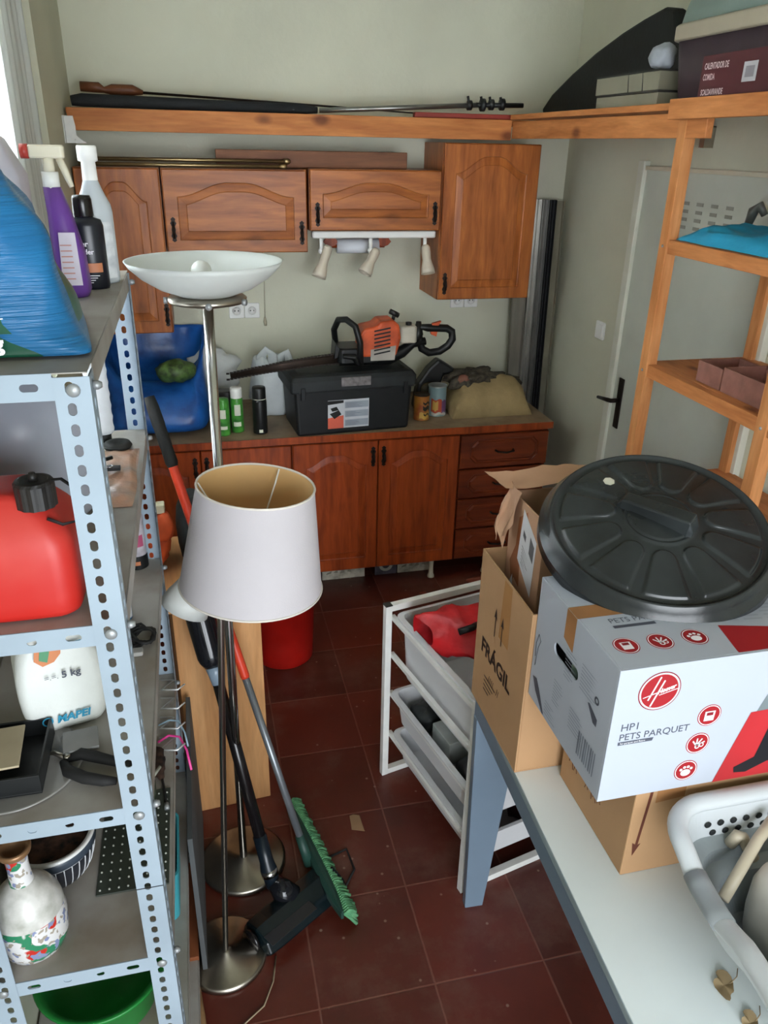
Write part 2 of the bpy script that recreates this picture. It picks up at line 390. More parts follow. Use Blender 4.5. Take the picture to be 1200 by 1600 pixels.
def wall_cab(x0, x1, z0, z1, label, arch, hs, panel=None, mt=cabw, yf=3.55):
    t = thing('wall_cabinet', ((x0+x1)/2, 3.7, z0), label, 'kitchen cabinet')
    b = MB(); e = .016
    yb = yf+.022
    b.box(x0, x0+e, yb, YB-.001, z0, z1); b.box(x1-e, x1, yb, YB-.001, z0, z1); b.box(x0+e, x1-e, yb, YB-.001, z0, z0+e); b.box(x0+e, x1-e, yb, YB-.001, z1-e, z1); b.box(x0+e, x1-e, YB-.008, YB-.001, z0+e, z1-e)
    b.build('body', cabw, t)
    for (a, c) in (panel or [(x0+.002, x1-.002)]):
        d = door_panel(a, c, yf, z0+.002, z1-.002, arch, marg=(.055, .052, .05)).build('door', mt, t)
        for hx, hz in hs:
            if a-.01 < hx < c+.01: iron_pull(hx, yf-.0005, hz).build('handle', iron, d)
    return t
wall_cab(-.425, -.094, 1.25, 1.915, 'tall narrow pine wall cabinet in the left corner, partly behind the metal shelf', .075, [(-.115, 1.33)])
wall_cab(-.088, .508, 1.583, 1.915, 'wide low pine wall cabinet with arched panel, left of the one above the spotlights', .055, [(-.055, 1.68), (.482, 1.665)], mt=cabx)
wall_cab(.518, 1.105, 1.672, 1.92, 'shallow pine wall cabinet directly above the white spotlight bar', .045, [(.552, 1.74), (1.078, 1.745)], mt=cabx)
wall_cab(1.111, 1.562, 1.365, 2.032, 'tallest pine wall cabinet, at the right end next to the metal profiles', .07, [(1.14, 1.44)])

# base units
YFB = 3.275
wtop = mat('dusty_worktop', '#8f7c63', .55, var=.12, scale=9, col2='#6f5a44')
def base_unit(x0, x1, label, doors, drawers=0, legs=()):
    t = thing('base_cabinet', ((x0+x1)/2, 3.55, 0), label, 'kitchen cabinet'); e = .016; z0 = .125; z1 = .80; yb = YFB+.022
    b = MB(); b.box(x0, x0+e, yb, YB-.001, z0, z1); b.box(x1-e, x1, yb, YB-.001, z0, z1); b.box(x0+e, x1-e, yb, YB-.001, z0, z0+e); b.box(x0+e, x1-e, YB-.01, YB-.001, z0+e, z1); b.box(x0+e, x1-e, yb, yb+.05, z1-e, z1)
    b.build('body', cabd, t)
    if drawers:
        zs = [.128, .298, .462, .618, .795]
        for k in range(4):
            m = MB(); a, b0, b1 = .003, zs[k], zs[k+1]-.006
            y = YFB; h = b1-b0
            def lp(ins, dy, ch):
                A0, A1, B0, B1 = x0+ins, x1-ins, b0+ins, b1-ins
                return [(A0+ch, y+dy, B0), (A1-ch, y+dy, B0), (A1, y+dy, B0+ch), (A1, y+dy, B1-ch), (A1-ch, y+dy, B1), (A0+ch, y+dy, B1), (A0, y+dy, B1-ch), (A0, y+dy, B0+ch)]
            def pl(ix, iz, dy, ch):
                A0, A1, B0, B1 = x0+ix, x1-ix, b0+iz, b1-iz
                return [(A0+ch, y+dy, B0), (A1-ch, y+dy, B0), (A1, y+dy, B0+ch), (A1, y+dy, B1-ch), (A1-ch, y+dy, B1), (A0+ch, y+dy, B1), (A0, y+dy, B1-ch), (A0, y+dy, B0+ch)]
            m.loft([lp(.002, .02, .0005), lp(.002, .003, .0005), lp(.005, 0, .0005), pl(.05, .025, 0, .03), pl(.053, .028, .006, .03), pl(.06, .035, .006, .028), pl(.066, .041, .001, .026)])
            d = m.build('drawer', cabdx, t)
            hm = MB(); cx = (x0+x1)/2; cz = (b0+b1)/2
            hm.tube([(cx-.045, y+.002, cz), (cx-.04, y-.02, cz), (cx, y-.026, cz-.004), (cx+.04, y-.02, cz), (cx+.045, y+.002, cz)], .005, 8); hm.build('handle', iron, d)
    for (a, c) in doors:
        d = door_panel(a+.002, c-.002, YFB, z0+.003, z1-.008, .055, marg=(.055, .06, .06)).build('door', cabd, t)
        hx = c-.025 if a == doors[0][0] and len(doors) > 1 else a+.025
        iron_pull(hx, YFB-.0005, .715, .1).build('handle', iron, d)
    for lx in legs:
        m = MB(); m.lathe([(.018, 0), (.018, .01), (.013, .02), (.011, .06), (.013, .11), (.02, .125)], 14, M=TR(lx, 3.345, 0), caps=True)
        m.build('leg', mat('cream_plastic', '#cfc9b0', .5), t)
    return t
base_unit(-.425, .375, 'brown pine base cabinet at the left end, behind the floor lamps', [(-.425, -.025), (-.025, .375)], legs=(-.38, .33))
base_unit(.378, 1.17, 'brown pine base cabinet with two arched doors, in the middle under the toolbox', [(.378, .775), (.775, 1.17)], legs=(.42, 1.08))
base_unit(1.173, 1.62, 'dark brown pine drawer unit at the right end of the base cabinets', [], 4, legs=(1.37, 1.58))
m = MB(); m.box(XL+.003, 1.63, 3.268, YB-.001, .806, .835)
m.m = 1; m.box(XL+.003, 1.63, 3.262, 3.268, .803, .8352)
one(m, 'worktop', [wtop, cabd], 'long dusty brown kitchen worktop over the base cabinets', 'worktop')

# ------------------------------------------------------------ high shelf in pine along back and right walls
t = thing('wall_shelf', (.5, 3.7, 2.05), 'long pine shelf across the back wall above the cabinets', 'shelf')
m = MB(); m.box(-.415, 1.41, 3.55, 3.572, 2.045, 2.125); m.build('front_beam', pine, t, bevel=.002)
m = MB(); m.box(-.42, 1.83, 3.574, YB-.002, 2.105, 2.125); m.build('board', pine, t)
t = thing('wall_shelf', (1.62, 2.6, 2.05), 'long pine shelf running along the right wall above the door', 'shelf')
m = MB(); m.box(1.412, 1.434, 2.12, 3.549, 2.052, 2.118); m.build('front_beam', piney, t, bevel=.002)
m = MB(); m.box(1.40, 1.834, .9, 3.55, 2.1255, 2.145); m.build('board', piney, t, bevel=.002)
m = MB(); m.box(1.372, 1.3995, .9, 2.26, 2.10, 2.152); m.build('near_beam', piney, t, bevel=.002)
m = MB(); m.box(1.50, 1.83, 2.78, 2.82, 2.07, 2.1); m.build('cross_bearer', piney, t, bevel=.002)
m = MB(); m.box(1.80, 1.838, 2.70, 2.73, 2.03, 2.1); m.box(1.74, 1.838, 2.70, 2.73, 2.095, 2.1); m.build('wall_bracket', steel, t)
m = MB()
m.prism([(0, 0), (.04, 0), (.04, .06), (.035, .095), (0, .095)], .003, TR(-.429, 3.546, 2.0, 0, PI/2, 0))
m.prism([(0, 0), (.075, 0), (.035, .03), (.03, .05), (0, .05)], .003, TR(-.428, 3.54, 2.0, 0, PI/2, 0))
m.box(-.429, -.426, 3.50, 3.545, 2.0, 2.095)
m.lathe([(.0, .0), (.003, 0), (.003, .002), (0, .002)], 10, M=TR(-.395, 3.537, 2.012, 0, PI/2))
one(m, 'shelf_bracket', whitem, 'white metal angle bracket at the left end of the high back shelf', 'bracket')

# items on the back shelf
m = MB(); m.tube([(-.40, 3.62, 2.15), (-.36, 3.62, 2.153), (.1, 3.63, 2.148), (.5, 3.63, 2.145), (.57, 3.63, 2.143)], [.018, .024, .022, .02, .012], 14, flat=(1, 1))
one(m, 'rod_case', mat('black_fabric', '#1f2123', .85, bump=.2), 'long black fabric rod case lying on the left of the high back shelf', 'rod case')
t = thing('old_stick', (-.2, 3.72, 2.13), 'thin dark stick with carved brown wooden handle lying on the high back shelf', 'stick')
m = MB(); m.tube([(-.37, 3.72, 2.205), (-.30, 3.72, 2.203), (-.28, 3.72, 2.195), (-.25, 3.72, 2.197), (-.17, 3.72, 2.197), (-.13, 3.72, 2.19)], [.018, .019, .011, .02, .02, .008], 12); m.build('handle', wood('old_wood', '#7c4a2c', '#4c2c1a', 'x'), t)
m = MB(); m.tube([(-.14, 3.72, 2.19), (.6, 3.70, 2.162), (1.0, 3.68, 2.145), (1.2, 3.66, 2.131)], [.005, .004, .003, .003], 8); m.build('shaft', iron, t)
t = thing('tripod_pole', (1, 3.64, 2.13), 'silver metal pole with black clamps at its right end, on the back shelf', 'pole')
m = MB(); m.tube([(.58, 3.64, 2.142), (1.28, 3.64, 2.182)], .010, 12); m.build('pole', mat('dull_aluminium', '#9b9b97', .35, .9, var=.1), t)
for x, r in ((1.24, .02), (1.30, .026), (1.34, .022), (1.39, .024)):
    m = MB(); m.tube([(x-.008, 3.64, 2.18+(x-1.24)*.05), (x+.01, 3.64, 2.18+(x-1.24)*.05)], r, 12); m.tube([(x, 3.64, 2.18), (x-.01, 3.635, 2.215)], .006, 8); m.build('clamp', blackp, t)
m = MB(); m.tube([(1.27, 3.64, 2.182), (1.49, 3.64, 2.186)], .010, 12); m.build('end_grip', blackp, t)
m = MB(); m.rbox(.98, 1.42, 3.58, 3.62, 2.126, 2.146, .006); one(m, 'level_bar', mat('red_enamel', '#8a2a1c', .5), 'flat dark red bar lying under the silver pole on the back shelf', 'bar')
# things on top of the cabinets
for k, (y, z, x1) in enumerate(((3.62, 1.945, .42), (3.58, 1.926, .40))):
    m = MB(); m.tube([(-.40, y, z), (x1, y, z)], .008, 10); m.lathe([(.012, 0), (.012, .02), (.006, .03)], 10, M=TR(x1, y, z, 0, 0, PI/2), caps=True)
    one(m, 'curtain_rod', mat('aged_brass', '#a48d66', .35, .9, var=.1), 'thin brass rod on the left wall cabinets, the %s of the two' % ('rear' if k == 0 else 'front'), 'rod')
m = MB(); m.box(.14, .968, 3.64, 3.68, 1.9205, 1.988, TR(0, 0, 0)); one(m, 'timber_batten', wood('brown_batten', '#8c5c3f', '#6d4530', 'x', 1, .6), 'rough brown timber batten lying on top of the middle wall cabinets', 'plank', bevel=.003)

# spotlight bar
t = thing('spotlight_bar', (.81, 3.62, 1.64), 'white ceiling-style bar with three beige spotlights under the shallow wall cabinet', 'spotlight')
m = MB(); m.rbox(.532, 1.10, 3.585, 3.635, 1.638, 1.668, .012); m.build('bar', white, t)
beige = mat('beige_plastic', '#cfc4b2', .45, var=.04)
for k, (x, tx, tz, ty, hx, hz) in enumerate(((.575, .555, 1.475, 3.57, .605, 1.60), (.80, .765, 1.49, 3.57, .825, 1.585), (1.055, 1.062, 1.485, 3.56, 1.055, 1.6))):
    m = MB(); m.tube([(x, 3.61, 1.64), (x, 3.61, 1.585)], .009, 10); m.blob((x, 3.61, 1.583), (.014, .014, .014), 12); m.build('arm', white, t)
    m = MB(); A = Vector((hx, 3.60, hz)); B = Vector((tx, ty, tz)); Lh = (B-A).length
    m.lathe([(0, -.008), (.014, -.006), (.021, .006), (.022, .03), (.020, .06), (.023, Lh-.05), (.031, Lh-.02), (.033, Lh), (.028, Lh), (.024, Lh-.02), (0, Lh-.03)], 20, M=align(A, B)); m.build('lamp_head', beige, t)
# paper roll holder
t = thing('paper_roll_holder', (.78, 3.66, 1.55), 'dark wooden holder with white paper roll under the shallow wall cabinet', 'paper towel holder')
for x in (.635, .885):
    m = MB(); m.prism([(-.022, 0), (.022, 0), (.024, -.05), (.035, -.062), (.02, -.078), (0, -.085), (-.02, -.078), (-.035, -.062), (-.024, -.05)], .012, TR(x+.0, 3.72, 1.672, 0, PI/2)); m.build('side_bracket', cabd, t)
m = MB(); m.tube([(.665, 3.72, 1.59), (.86, 3.72, 1.59)], .032, 20); m.build('paper_roll', mat('white_paper', '#dfe3ea', .8, var=.02), t)
m = MB(); m.tube([(.63, 3.72, 1.59), (.89, 3.72, 1.59)], .008, 10); m.build('rod', cabd, t)

# sockets and pull cord
def socket(x, z, label):
    t = thing('double_socket', (x, YB-.006, z), label, 'power socket', None)
    for dx in (-.037, .037):
        m = MB(); m.rbox(-.036, .036, -.036, .036, 0, .008, .006, M=TR(x+dx, YB-.0005, z, 0, PI/2)); p = m.build('socket_plate', white, t)
        m = MB(); m.lathe([(.022, 0), (.022, .0035), (.019, .0035), (.019, .001), (0, .001)], 20, M=TR(x+dx, YB-.0085, z, 0, PI/2)); 
        m.m = 1
        for q in (-.008, .008): m.lathe([(.003, 0), (.003, .0015), (0, .0015)], 8, M=TR(x+dx+q, YB-.010, z, 0, PI/2))
        m.build('socket_well', [white, blackp], p)
socket(.236, 1.28, 'white double power socket on the back wall, behind the floor lamp')
socket(1.35, 1.305, 'white double power socket under the tallest wall cabinet')
m = MB(); m.tube([(.335, 3.862, 1.55), (.337, 3.862, 1.40), (.334, 3.862, 1.26), (.333, 3.862, 1.235)], .002, 6)
m.tube([(.333, 3.862, 1.245), (.333, 3.862, 1.225), (.335, 3.862, 1.205)], [.004, .009, .006], 8)
one(m, 'hanging_cord', mat('cream_cord', '#b9b39c', .6), 'thin cream cord hanging down the back wall with a small end piece', 'cord')

# metal profiles in the corner
pm = mat('dusty_aluminium', '#8f8a82', .38, .85, var=.15, scale=6, stretch=(3, 3, .4))
pd = mat('dark_profile', '#2b2c2e', .4, .5, var=.1)
for k, (x0, x1, xb0, y, dz, h, mt, lab) in enumerate((
    (1.585, 1.655, 1.588, 3.82, .03, 1.78, pm, 'widest aluminium strip in the corner bundle, the leftmost one'),
    (1.66, 1.70, 1.66, 3.80, .02, 1.79, mat('bright_profile', '#aaa8a2', .3, .9), 'bright narrow metal profile leaning in the corner, second from the left'),
    (1.702, 1.73, 1.70, 3.78, .02, 1.79, mat('grey_profile', '#7d7c79', .35, .8), 'grey narrow metal profile in the middle of the corner bundle'),
    (1.732, 1.765, 1.73, 3.77, .03, 1.79, pd, 'black profile leaning in the corner, second from the right'),
    (1.768, 1.81, 1.775, 3.78, .02, 1.785, mat('champagne_profile', '#8d8878', .4, .6), 'dull beige-grey metal profile at the right of the corner bundle'))):
    m = MB(); w_ = x1-x0; 
    # U channel, leaning against the wall
    T_ = TR(0, 0, 0)
    z0 = .8365 if k == 0 else .001
    def q(dx0, dx1, a, b): 
        yb = -.06
        m.add([(xb0+dx0, y+yb+a, z0), (xb0+dx1, y+yb+a, z0), (xb0+dx1, y+yb+b, z0), (xb0+dx0, y+yb+b, z0), (x0+dx0, y+a, h), (x0+dx1, y+a, h), (x0+dx1, y+b, h), (x0+dx0, y+b, h)],
              [(0,3,2,1),(4,5,6,7),(0,1,5,4),(1,2,6,5),(2,3,7,6),(3,0,4,7)])
    q(0, w_, .02, .023); q(0, .003, 0, .02); q(w_-.003, w_, 0, .02)
    if k in (1, 3): q(w_*.45, w_*.55, .005, .02)
    one(m, 'metal_profile', mt, lab, 'metal profile')

# ------------------------------------------------------------ things on the worktop
ZW = .8355
bluebag = mat('blue_woven_plastic', '#1f5ba6', .32, var=.12, scale=12, bump=.25, bscale=18, col2='#123a78')
def blue_bag():
    m = MB()
    n = 64
    def ring(z, x0, x1, y0, y1, p, tiltz, amp):
        pts = []
        for k in range(n):
            a = 2*PI*k/n; ca, sa = cos(a), sin(a)
            x = math.copysign(abs(ca)**p, ca); y = math.copysign(abs(sa)**p, sa)
            q = Vector(((x0+x1)/2+x*(x1-x0)/2, (y0+y1)/2+y*(y1-y0)/2, z+tiltz*max(0, -sin(a))*(1 if z > 1 else 0)))
            w = q*7; d = noise.noise(w)*amp+noise.noise(w*2.6)*amp*.6
            q.x += d*abs(x)*1.2; q.y += d; q.z += noise.noise(w*1.3)*amp*.8 if z > ZW+.05 else 0
            pts.append(q)
        return pts
    R_ = [ring(ZW+.002, -.40, .015, 3.36, 3.80, .35, 0, .0), ring(ZW+.04, -.41, .03, 3.345, 3.82, .4, 0, .01), ring(.93, -.41, .035, 3.35, 3.83, .45, 0, .03), ring(1.02, -.41, .03, 3.38, 3.84, .5, -.03, .035),
         ring(1.12, -.41, .03, 3.46, 3.85, .5, -.10, .035), ring(1.20, -.41, .03, 3.52, 3.855, .5, -.16, .03), ring(1.235, -.41, .04, 3.56, 3.86, .5, -.2, .02),
         ring(1.225, -.40, .03, 3.57, 3.85, .5, -.2, .02), ring(1.14, -.39, .01, 3.52, 3.84, .5, -.14, .02), ring(1.02, -.38, 0, 3.45, 3.83, .5, -.05, .02)]
    m.loft(R_, caps=True, sm=True)
    return m
one(blue_bag(), 'shopping_bag', bluebag, 'large blue woven plastic shopping bag at the left end of the worktop', 'shopping bag', sub=1)
m = MB(); m.blob((-.10, 3.50, 1.095), (.09, .07, .05), 24, 2, .18, 14, 3); one(m, 'leafy_packet', mat('green_packet', '#4f6b34', .5, var=.5, scale=40, col2='#1d2a18'), 'green and black patterned packet sticking out of the large blue bag', 'packet')
m = MB(); m.blob((.06, 3.77, 1.02), (.12, .05, .12), 24, 2, .3, 12, 9, flatz=ZW+.001); one(m, 'paper_wrapping', mat('white_wrap', '#cfd2cf', .6, bump=.2), 'crumpled white wrapping behind the floor lamp pole on the worktop', 'wrapping')
def crumpled_bag(c, rad, seed, p=3):
    m = MB(); m.blob(c, rad, 48, p, .22, 11, seed, flatz=ZW+.001); return m
m = crumpled_bag((.335, 3.63, .965), (.10, .07, .14), 4, 3.6)
m.tube([(.29, 3.62, 1.06), (.285, 3.60, 1.12), (.31, 3.58, 1.155), (.335, 3.58, 1.13), (.335, 3.58, 1.05)], [.028, .024, .02, .022, .028], 10, flat=(1, .35))
m.tube([(.36, 3.59, 1.05), (.375, 3.59, 1.12), (.40, 3.59, 1.14), (.42, 3.59, 1.08), (.40, 3.59, 1.03)], [.028, .02, .018, .02, .028], 10, flat=(1, .35))
one(m, 'plastic_bag', mat('white_thin_plastic', '#c9cfd0', .4, var=.06, bump=.3, bscale=30), 'crumpled white plastic carrier bag standing left of the black toolbox', 'plastic bag')
def spray(x, y, r, h, caph, bm_, cm_, label, band=None, capr=None):
    t = thing('spray_can', (x, y, ZW), label, 'spray can'); capr = capr or r*.93
    m = MB(); m.lathe([(0, 0), (r*.95, 0), (r, .004), (r, h-.02), (r*.93, h-.008), (r*.7, h), (0, h)], 24, M=TR(x, y, ZW)); m.build('can', bm_, t)
    m = MB(); m.lathe([(capr, h-.012), (capr, h+caph-.006), (capr*.93, h+caph), (0, h+caph)], 24, M=TR(x, y, ZW)); m.build('cap', cm_, t)
    if band:
        m = MB()
        for (z0, z1, a0, a1) in band:
            m.grid(lambda u, v: (x+(r+.0006)*cos(R(a0+(a1-a0)*u)), y+(r+.0006)*sin(R(a0+(a1-a0)*u)), ZW+z0+(z1-z0)*v), 8, 1)
        m.build('printed_label', mat('label_print_white', '#d9dccb', .5), t, fix=False)
    return t
grn = mat('green_can', '#4f9c3c', .3, var=.3, scale=25, col2='#23602a')
spray(.088, 3.36, .028, .165, .001, grn, grn, 'green spray can without a cap, directly right of the floor lamp pole', [(.08, .12, 235, 290), (.03, .045, 220, 300)])
spray(.15, 3.395, .028, .165, .038, grn, white, 'green spray can with white cap on the worktop', [(.08, .13, 245, 300), (.03, .05, 230, 300)])
spray(.248, 3.36, .032, .16, .05, blackp, blackp, 'black spray can standing before the white plastic bag', [(.008, .022, 255, 285), (.158, .1605, 180, 360)])
m = MB(); m.rbox(.07, .13, 3.44, 3.50, ZW, ZW+.17, .01); one(m, 'dark_bottle', mat('dark_bottle', '#26201f', .4), 'dark short bottle standing behind the two green spray cans', 'bottle')

# toolbox
T_ = TR(.399, 3.262, ZW+.0005, R(4.5))
tb = thing('toolbox', (.66, 3.42, ZW), 'big black plastic toolbox with a printed label, carrying the chainsaw', 'toolbox')
def rr(x0, x1, y0, y1, z, r=.015, n=4):
    pts = []
    for cx, cy, a0 in ((x1-r, y1-r, 0), (x0+r, y1-r, 90), (x0+r, y0+r, 180), (x1-r, y0+r, 270)):
        for k in range(n+1): a = R(a0+90*k/n); pts.append((cx+r*cos(a), cy+r*sin(a), z))
    return pts
tbm = mat('black_toolbox_plastic', '#16191c', .5, var=.15, scale=14)
m = MB(T_); m.loft([rr(.008, .522, .008, .27, 0), rr(.004, .526, .004, .274, .01), rr(-.006, .536, -.002, .278, .205)]); m.build('body', tbm, tb)
m = MB(T_); m.loft([rr(-.022, .55, -.014, .292, .2), rr(-.024, .552, -.016, .294, .208), rr(-.024, .552, -.016, .294, .25), rr(-.012, .54, -.005, .283, .268), rr(.02, .51, .02, .26, .275), rr(.03, .50, .03, .25, .268)])
m.build('lid', mat('dusty_black_plastic', '#24282a', .6, var=.25, scale=9), tb)
m = MB(T_); m.rbox(.20, .335, -.022, -.012, .222, .262, .004); m.build('latch_plate', mat('grey_latch', '#7a7474', .5, var=.2, scale=60), tb)
for x in (.02, .49):
    m = MB(T_); m.rbox(x, x+.02, -.02, -.01, .17, .225, .003); m.build('latch', tbm, tb)
O = T_ @ Vector((.148, -.0006, .0)); 
def tl(x, z): return T_ @ Vector((x, -.0005-.0045*0, z))
U_ = (T_.to_3x3() @ Vector((1, 0, 0))); V_ = Vector((0, 0, 1))
# front face leans: follow it
def fy(z): return .004-(.006*z/.205)
V2 = (T_.to_3x3() @ Vector((0, -.006/.205, 1))).normalized()
Ol = T_ @ Vector((.142, fy(.025)-.0006, .025))
m = MB(); m.poly([(0, 0), (.19, 0), (.19, .132), (0, .132)], Ol, U_, V2); 
m.m = 1; m.poly([(0, .0), (.072, 0), (.072, .06), (0, .05)], Ol, U_, V2, .0006)
m.m = 2; m.poly([(.0, .112), (.072, .118), (.072, .13), (0, .13)], Ol, U_, V2, .0006); m.poly([(.008, .07), (.05, .085), (.062, .065), (.03, .045)], Ol, U_, V2, .0009); m.poly([(.012, .095), (.04, .102), (.05, .085), (.02, .08)], Ol, U_, V2, .0009)
m.m = 3
for q in range(3): m.poly([(.078, .008+q*.042), (.187, .008+q*.042), (.187, .038+q*.042), (.078, .038+q*.042)], Ol, U_, V2, .0006)
m.m = 4
for q in range(3):
    for l in range(4): m.poly([(.083, .012+q*.042+l*.006), (.12+.05*random.random(), .012+q*.042+l*.006), (.12+.05*random.random(), .0135+q*.042+l*.006), (.083, .0135+q*.042+l*.006)], Ol, U_, V2, .0009)
m.build('printed_label', [mat('label_white', '#c9cdd2', .5), mat('label_red', '#d5624c', .5), blackp, mat('label_grey', '#9fa7b2', .5), mat('label_grey_dark', '#596273', .5)], tb, fix=False)

# chainsaw on the toolbox, side on, bar pointing left
ZT = ZW+.277; YS = 3.42
cs = thing('chainsaw', (.8, YS, ZT), 'orange and black petrol chainsaw lying on top of the black toolbox', 'chainsaw')
org = mat('orange_plastic', '#c8542a', .45, var=.2, scale=12, col2='#8f3818')
m = MB(); m.rbox(.60, .79, YS-.075, YS+.075, ZT+.02, ZT+.09, .03, M=TR(0, 0, 0)); m.tube([(.62, YS, ZT+.03), (.85, YS, ZT+.028), (.91, YS, ZT+.05), (.96, YS, ZT+.085), (1.02, YS, ZT+.095)], [.035, .035, .028, .02, .018], 12)
m.build('crankcase', blackp, cs)
def poly_body(pts, y0, y1, mt, name, bev=.012):
    m = MB(); m.prism(pts, y1-y0, TR(0, y1, 0, 0, PI/2)); return m.build(name, mt, cs, bevel=bev)
P_ = [(a, b+ZT) for a, b in ((.705, .05), (.70, .15), (.715, .175), (.775, .185), (.79, .205), (.85, .207), (.875, .19), (.885, .13), (.865, .05))]
hs = poly_body(P_, YS-.085, YS+.06, org, 'engine_housing', .014)
m = MB()
for k in range(7):
    z = ZT+.06+k*.017; m.poly([(0, 0), (.075, 0), (.075, .007), (0, .007)], (.76, YS-.0862, z), (1, 0, .18), (0, 0, 1), .0015)
m.build('cooling_slot', blackp, hs)['kind'] = 'stuff'
m = MB(); m.poly([(0, 0), (.11, 0), (.115, .065), (0, .05)], (.745, YS-.0862, ZT+.035), (1, 0, 0), (0, 0, 1), .0006); m.build('grey_cover_panel', mat('pale_grey_plastic', '#a9a39a', .5), hs, fix=False)
m = MB(); m.tube([(.86, YS-.02, ZT+.20), (.865, YS-.02, ZT+.225)], .008, 8); m.tube([(.845, YS-.02, ZT+.238), (.885, YS-.02, ZT+.218)], .012, 10); m.build('starter_grip', blackp, cs)
m = MB(); m.rbox(.885, .965, YS-.06, YS+.05, ZT+.10, ZT+.175, .015); m.build('tank', mat('cream_tank', '#c9c4b4', .4, var=.1), cs)
m = MB(); m.tube([(.93, YS-.03, ZT+.178), (.93, YS-.03, ZT+.19)], .014, 12); m.build('filler_cap', blackp, cs)
# front handle loop
m = MB(); m.tube([(.70, YS-.085, ZT+.02), (.695, YS-.095, ZT+.12), (.675, YS-.09, ZT+.19), (.64, YS-.06, ZT+.215), (.615, YS-.01, ZT+.205), (.605, YS+.05, ZT+.15), (.62, YS+.075, ZT+.04)], .014, 12); m.build('front_handle', blackp, cs)
m = MB(); m.tube([(.69, YS-.08, ZT+.02), (.67, YS-.083, ZT+.055), (.62, YS-.083, ZT+.06)], [.022, .03, .02], 12, flat=(1, .5)); m.prism([(.585, ZT+.045), (.60, ZT+.05), (.61, ZT+.09), (.592, ZT+.115), (.588, ZT+.08)], .10, TR(0, YS+.03, 0, 0, PI/2)); m.build('hand_guard', blackp, cs, bevel=.002)
# rear handle D
m = MB(); m.tube([(.985, YS, ZT+.16), (1.03, YS, ZT+.155), (1.12, YS, ZT+.15), (1.145, YS, ZT+.135), (1.15, YS, ZT+.10), (1.13, YS, ZT+.07), (1.09, YS, ZT+.045), (1.04, YS, ZT+.04), (1.005, YS, ZT+.06), (.99, YS, ZT+.11)], [.018]*10, 12, closed=True, flat=(.9, 1)); 
m.tube([(.97, YS, ZT+.09), (.985, YS, ZT+.13), (.985, YS, ZT+.185)], [.02, .024, .012], 10)
m.build('rear_handle', blackp, cs)
m = MB(); m.prism([(1.035, ZT+.15), (1.07, ZT+.155), (1.09, ZT+.185), (1.05, ZT+.175)], .02, TR(0, YS+.01, 0, 0, PI/2)); m.prism([(1.04, ZT+.145), (1.075, ZT+.14), (1.07, ZT+.115), (1.045, ZT+.125)], .014, TR(0, YS+.007, 0, 0, PI/2)); m.build('throttle_trigger', org, cs)
# bar and chain
m = MB(); m.tube([(.64, YS-.045, ZT+.042), (.4, YS-.045, ZT+.022), (.13, YS-.045, ZT-.018)], [.022, .019, .013], 10, flat=(.2, 1)) 
m.build('guide_bar', mat('sooty_steel', '#3a2d25', .6, .5, var=.3), cs)
m = MB()
for k in range(34):
    u = k/33; x = .63+(.12-.63)*u; z = ZT+.042-.062*u**1.4
    for sgn in (1, -1):
        dz = sgn*(.022-.009*u); m.box(x-.007, x+.007, YS-.05, YS-.04, z+dz-.003, z+dz+.003)
m.build('saw_chain', mat('oily_chain', '#2e241e', .6, .5, var=.3), cs)['kind'] = 'stuff'

# second dark saw / guard behind tins
t = thing('garden_tool', (1.12, 3.6, ZW), 'black plastic tool handle with an opening, standing behind the paint tins', 'tool')
m = MB(); m.prism([(1.02, ZW), (1.04, ZW+.13), (1.09, ZW+.20), (1.14, ZW+.245), (1.18, ZW+.22), (1.235, ZW+.185), (1.22, ZW+.165), (1.17, ZW+.165), (1.155, ZW+.12), (1.19, ZW+.06), (1.19, ZW)], .07, TR(0, 3.64, 0, 0, PI/2)); m.build('body', blackp, t, bevel=.012)
m = MB(); m.blob((1.10, 3.565, ZW+.10), (.05, .02, .035), 16, 2.5); m.build('grip_inset', mat('olive_inset', '#4a4633', .6), t)
# tins
def tin(x, y, r, h, mt, lid, label, bands):
    t = thing('paint_tin', (x, y, ZW), label, 'tin')
    m = MB(); m.lathe([(0, 0), (r, 0), (r*1.03, .003), (r, .006), (r, h-.006), (r*1.03, h-.003), (r*1.02, h), (0, h)], 28, M=TR(x, y, ZW)); m.build('can', mt, t)
    m = MB(); m.lathe([(r*1.02, h-.001), (r*1.04, h+.004), (r*.95, h+.006), (r*.9, h+.002), (0, h+.002)], 28, M=TR(x, y, ZW)); m.build('lid', lid, t)
    m = MB()
    for (z0, z1, a0, a1, k) in bands:
        m.m = k; m.grid(lambda u, v: (x+(r+.0006)*cos(R(a0+(a1-a0)*u)), y+(r+.0006)*sin(R(a0+(a1-a0)*u)), ZW+z0+(z1-z0)*v+.004*sin(u*9+k)), 10, 1)
    m.build('printed_label', [mat('tin_yellow', '#c7a04c', .5), mat('tin_red', '#b0492e', .5), blackp, mat('tin_pale', '#c8c6bd', .5), mat('tin_purple', '#6d4a74', .5)], t, fix=False)
tin(1.015, 3.42, .037, .118, mat('tin_ochre', '#a8742f', .4, var=.3, scale=20, col2='#8c3d20'), mat('rusty_lid', '#4a3c2e', .6, .4, var=.3), 'short ochre and black tin with dirty lid beside the toolbox', [(.01, .04, 240, 320, 0), (.05, .07, 265, 325, 2), (.08, .09, 265, 325, 2), (.025, .035, 270, 320, 2)])
tin(1.108, 3.475, .044, .142, mat('tin_blue', '#8fa9ad', .4, var=.1), mat('tin_lid_grey', '#aeb5b3', .35, .6), 'taller paint tin with pale blue top and orange red label', [(.02, .085, 215, 285, 1), (.03, .075, 225, 262, 0), (.02, .08, 285, 325, 4), (.008, .02, 220, 320, 3)])
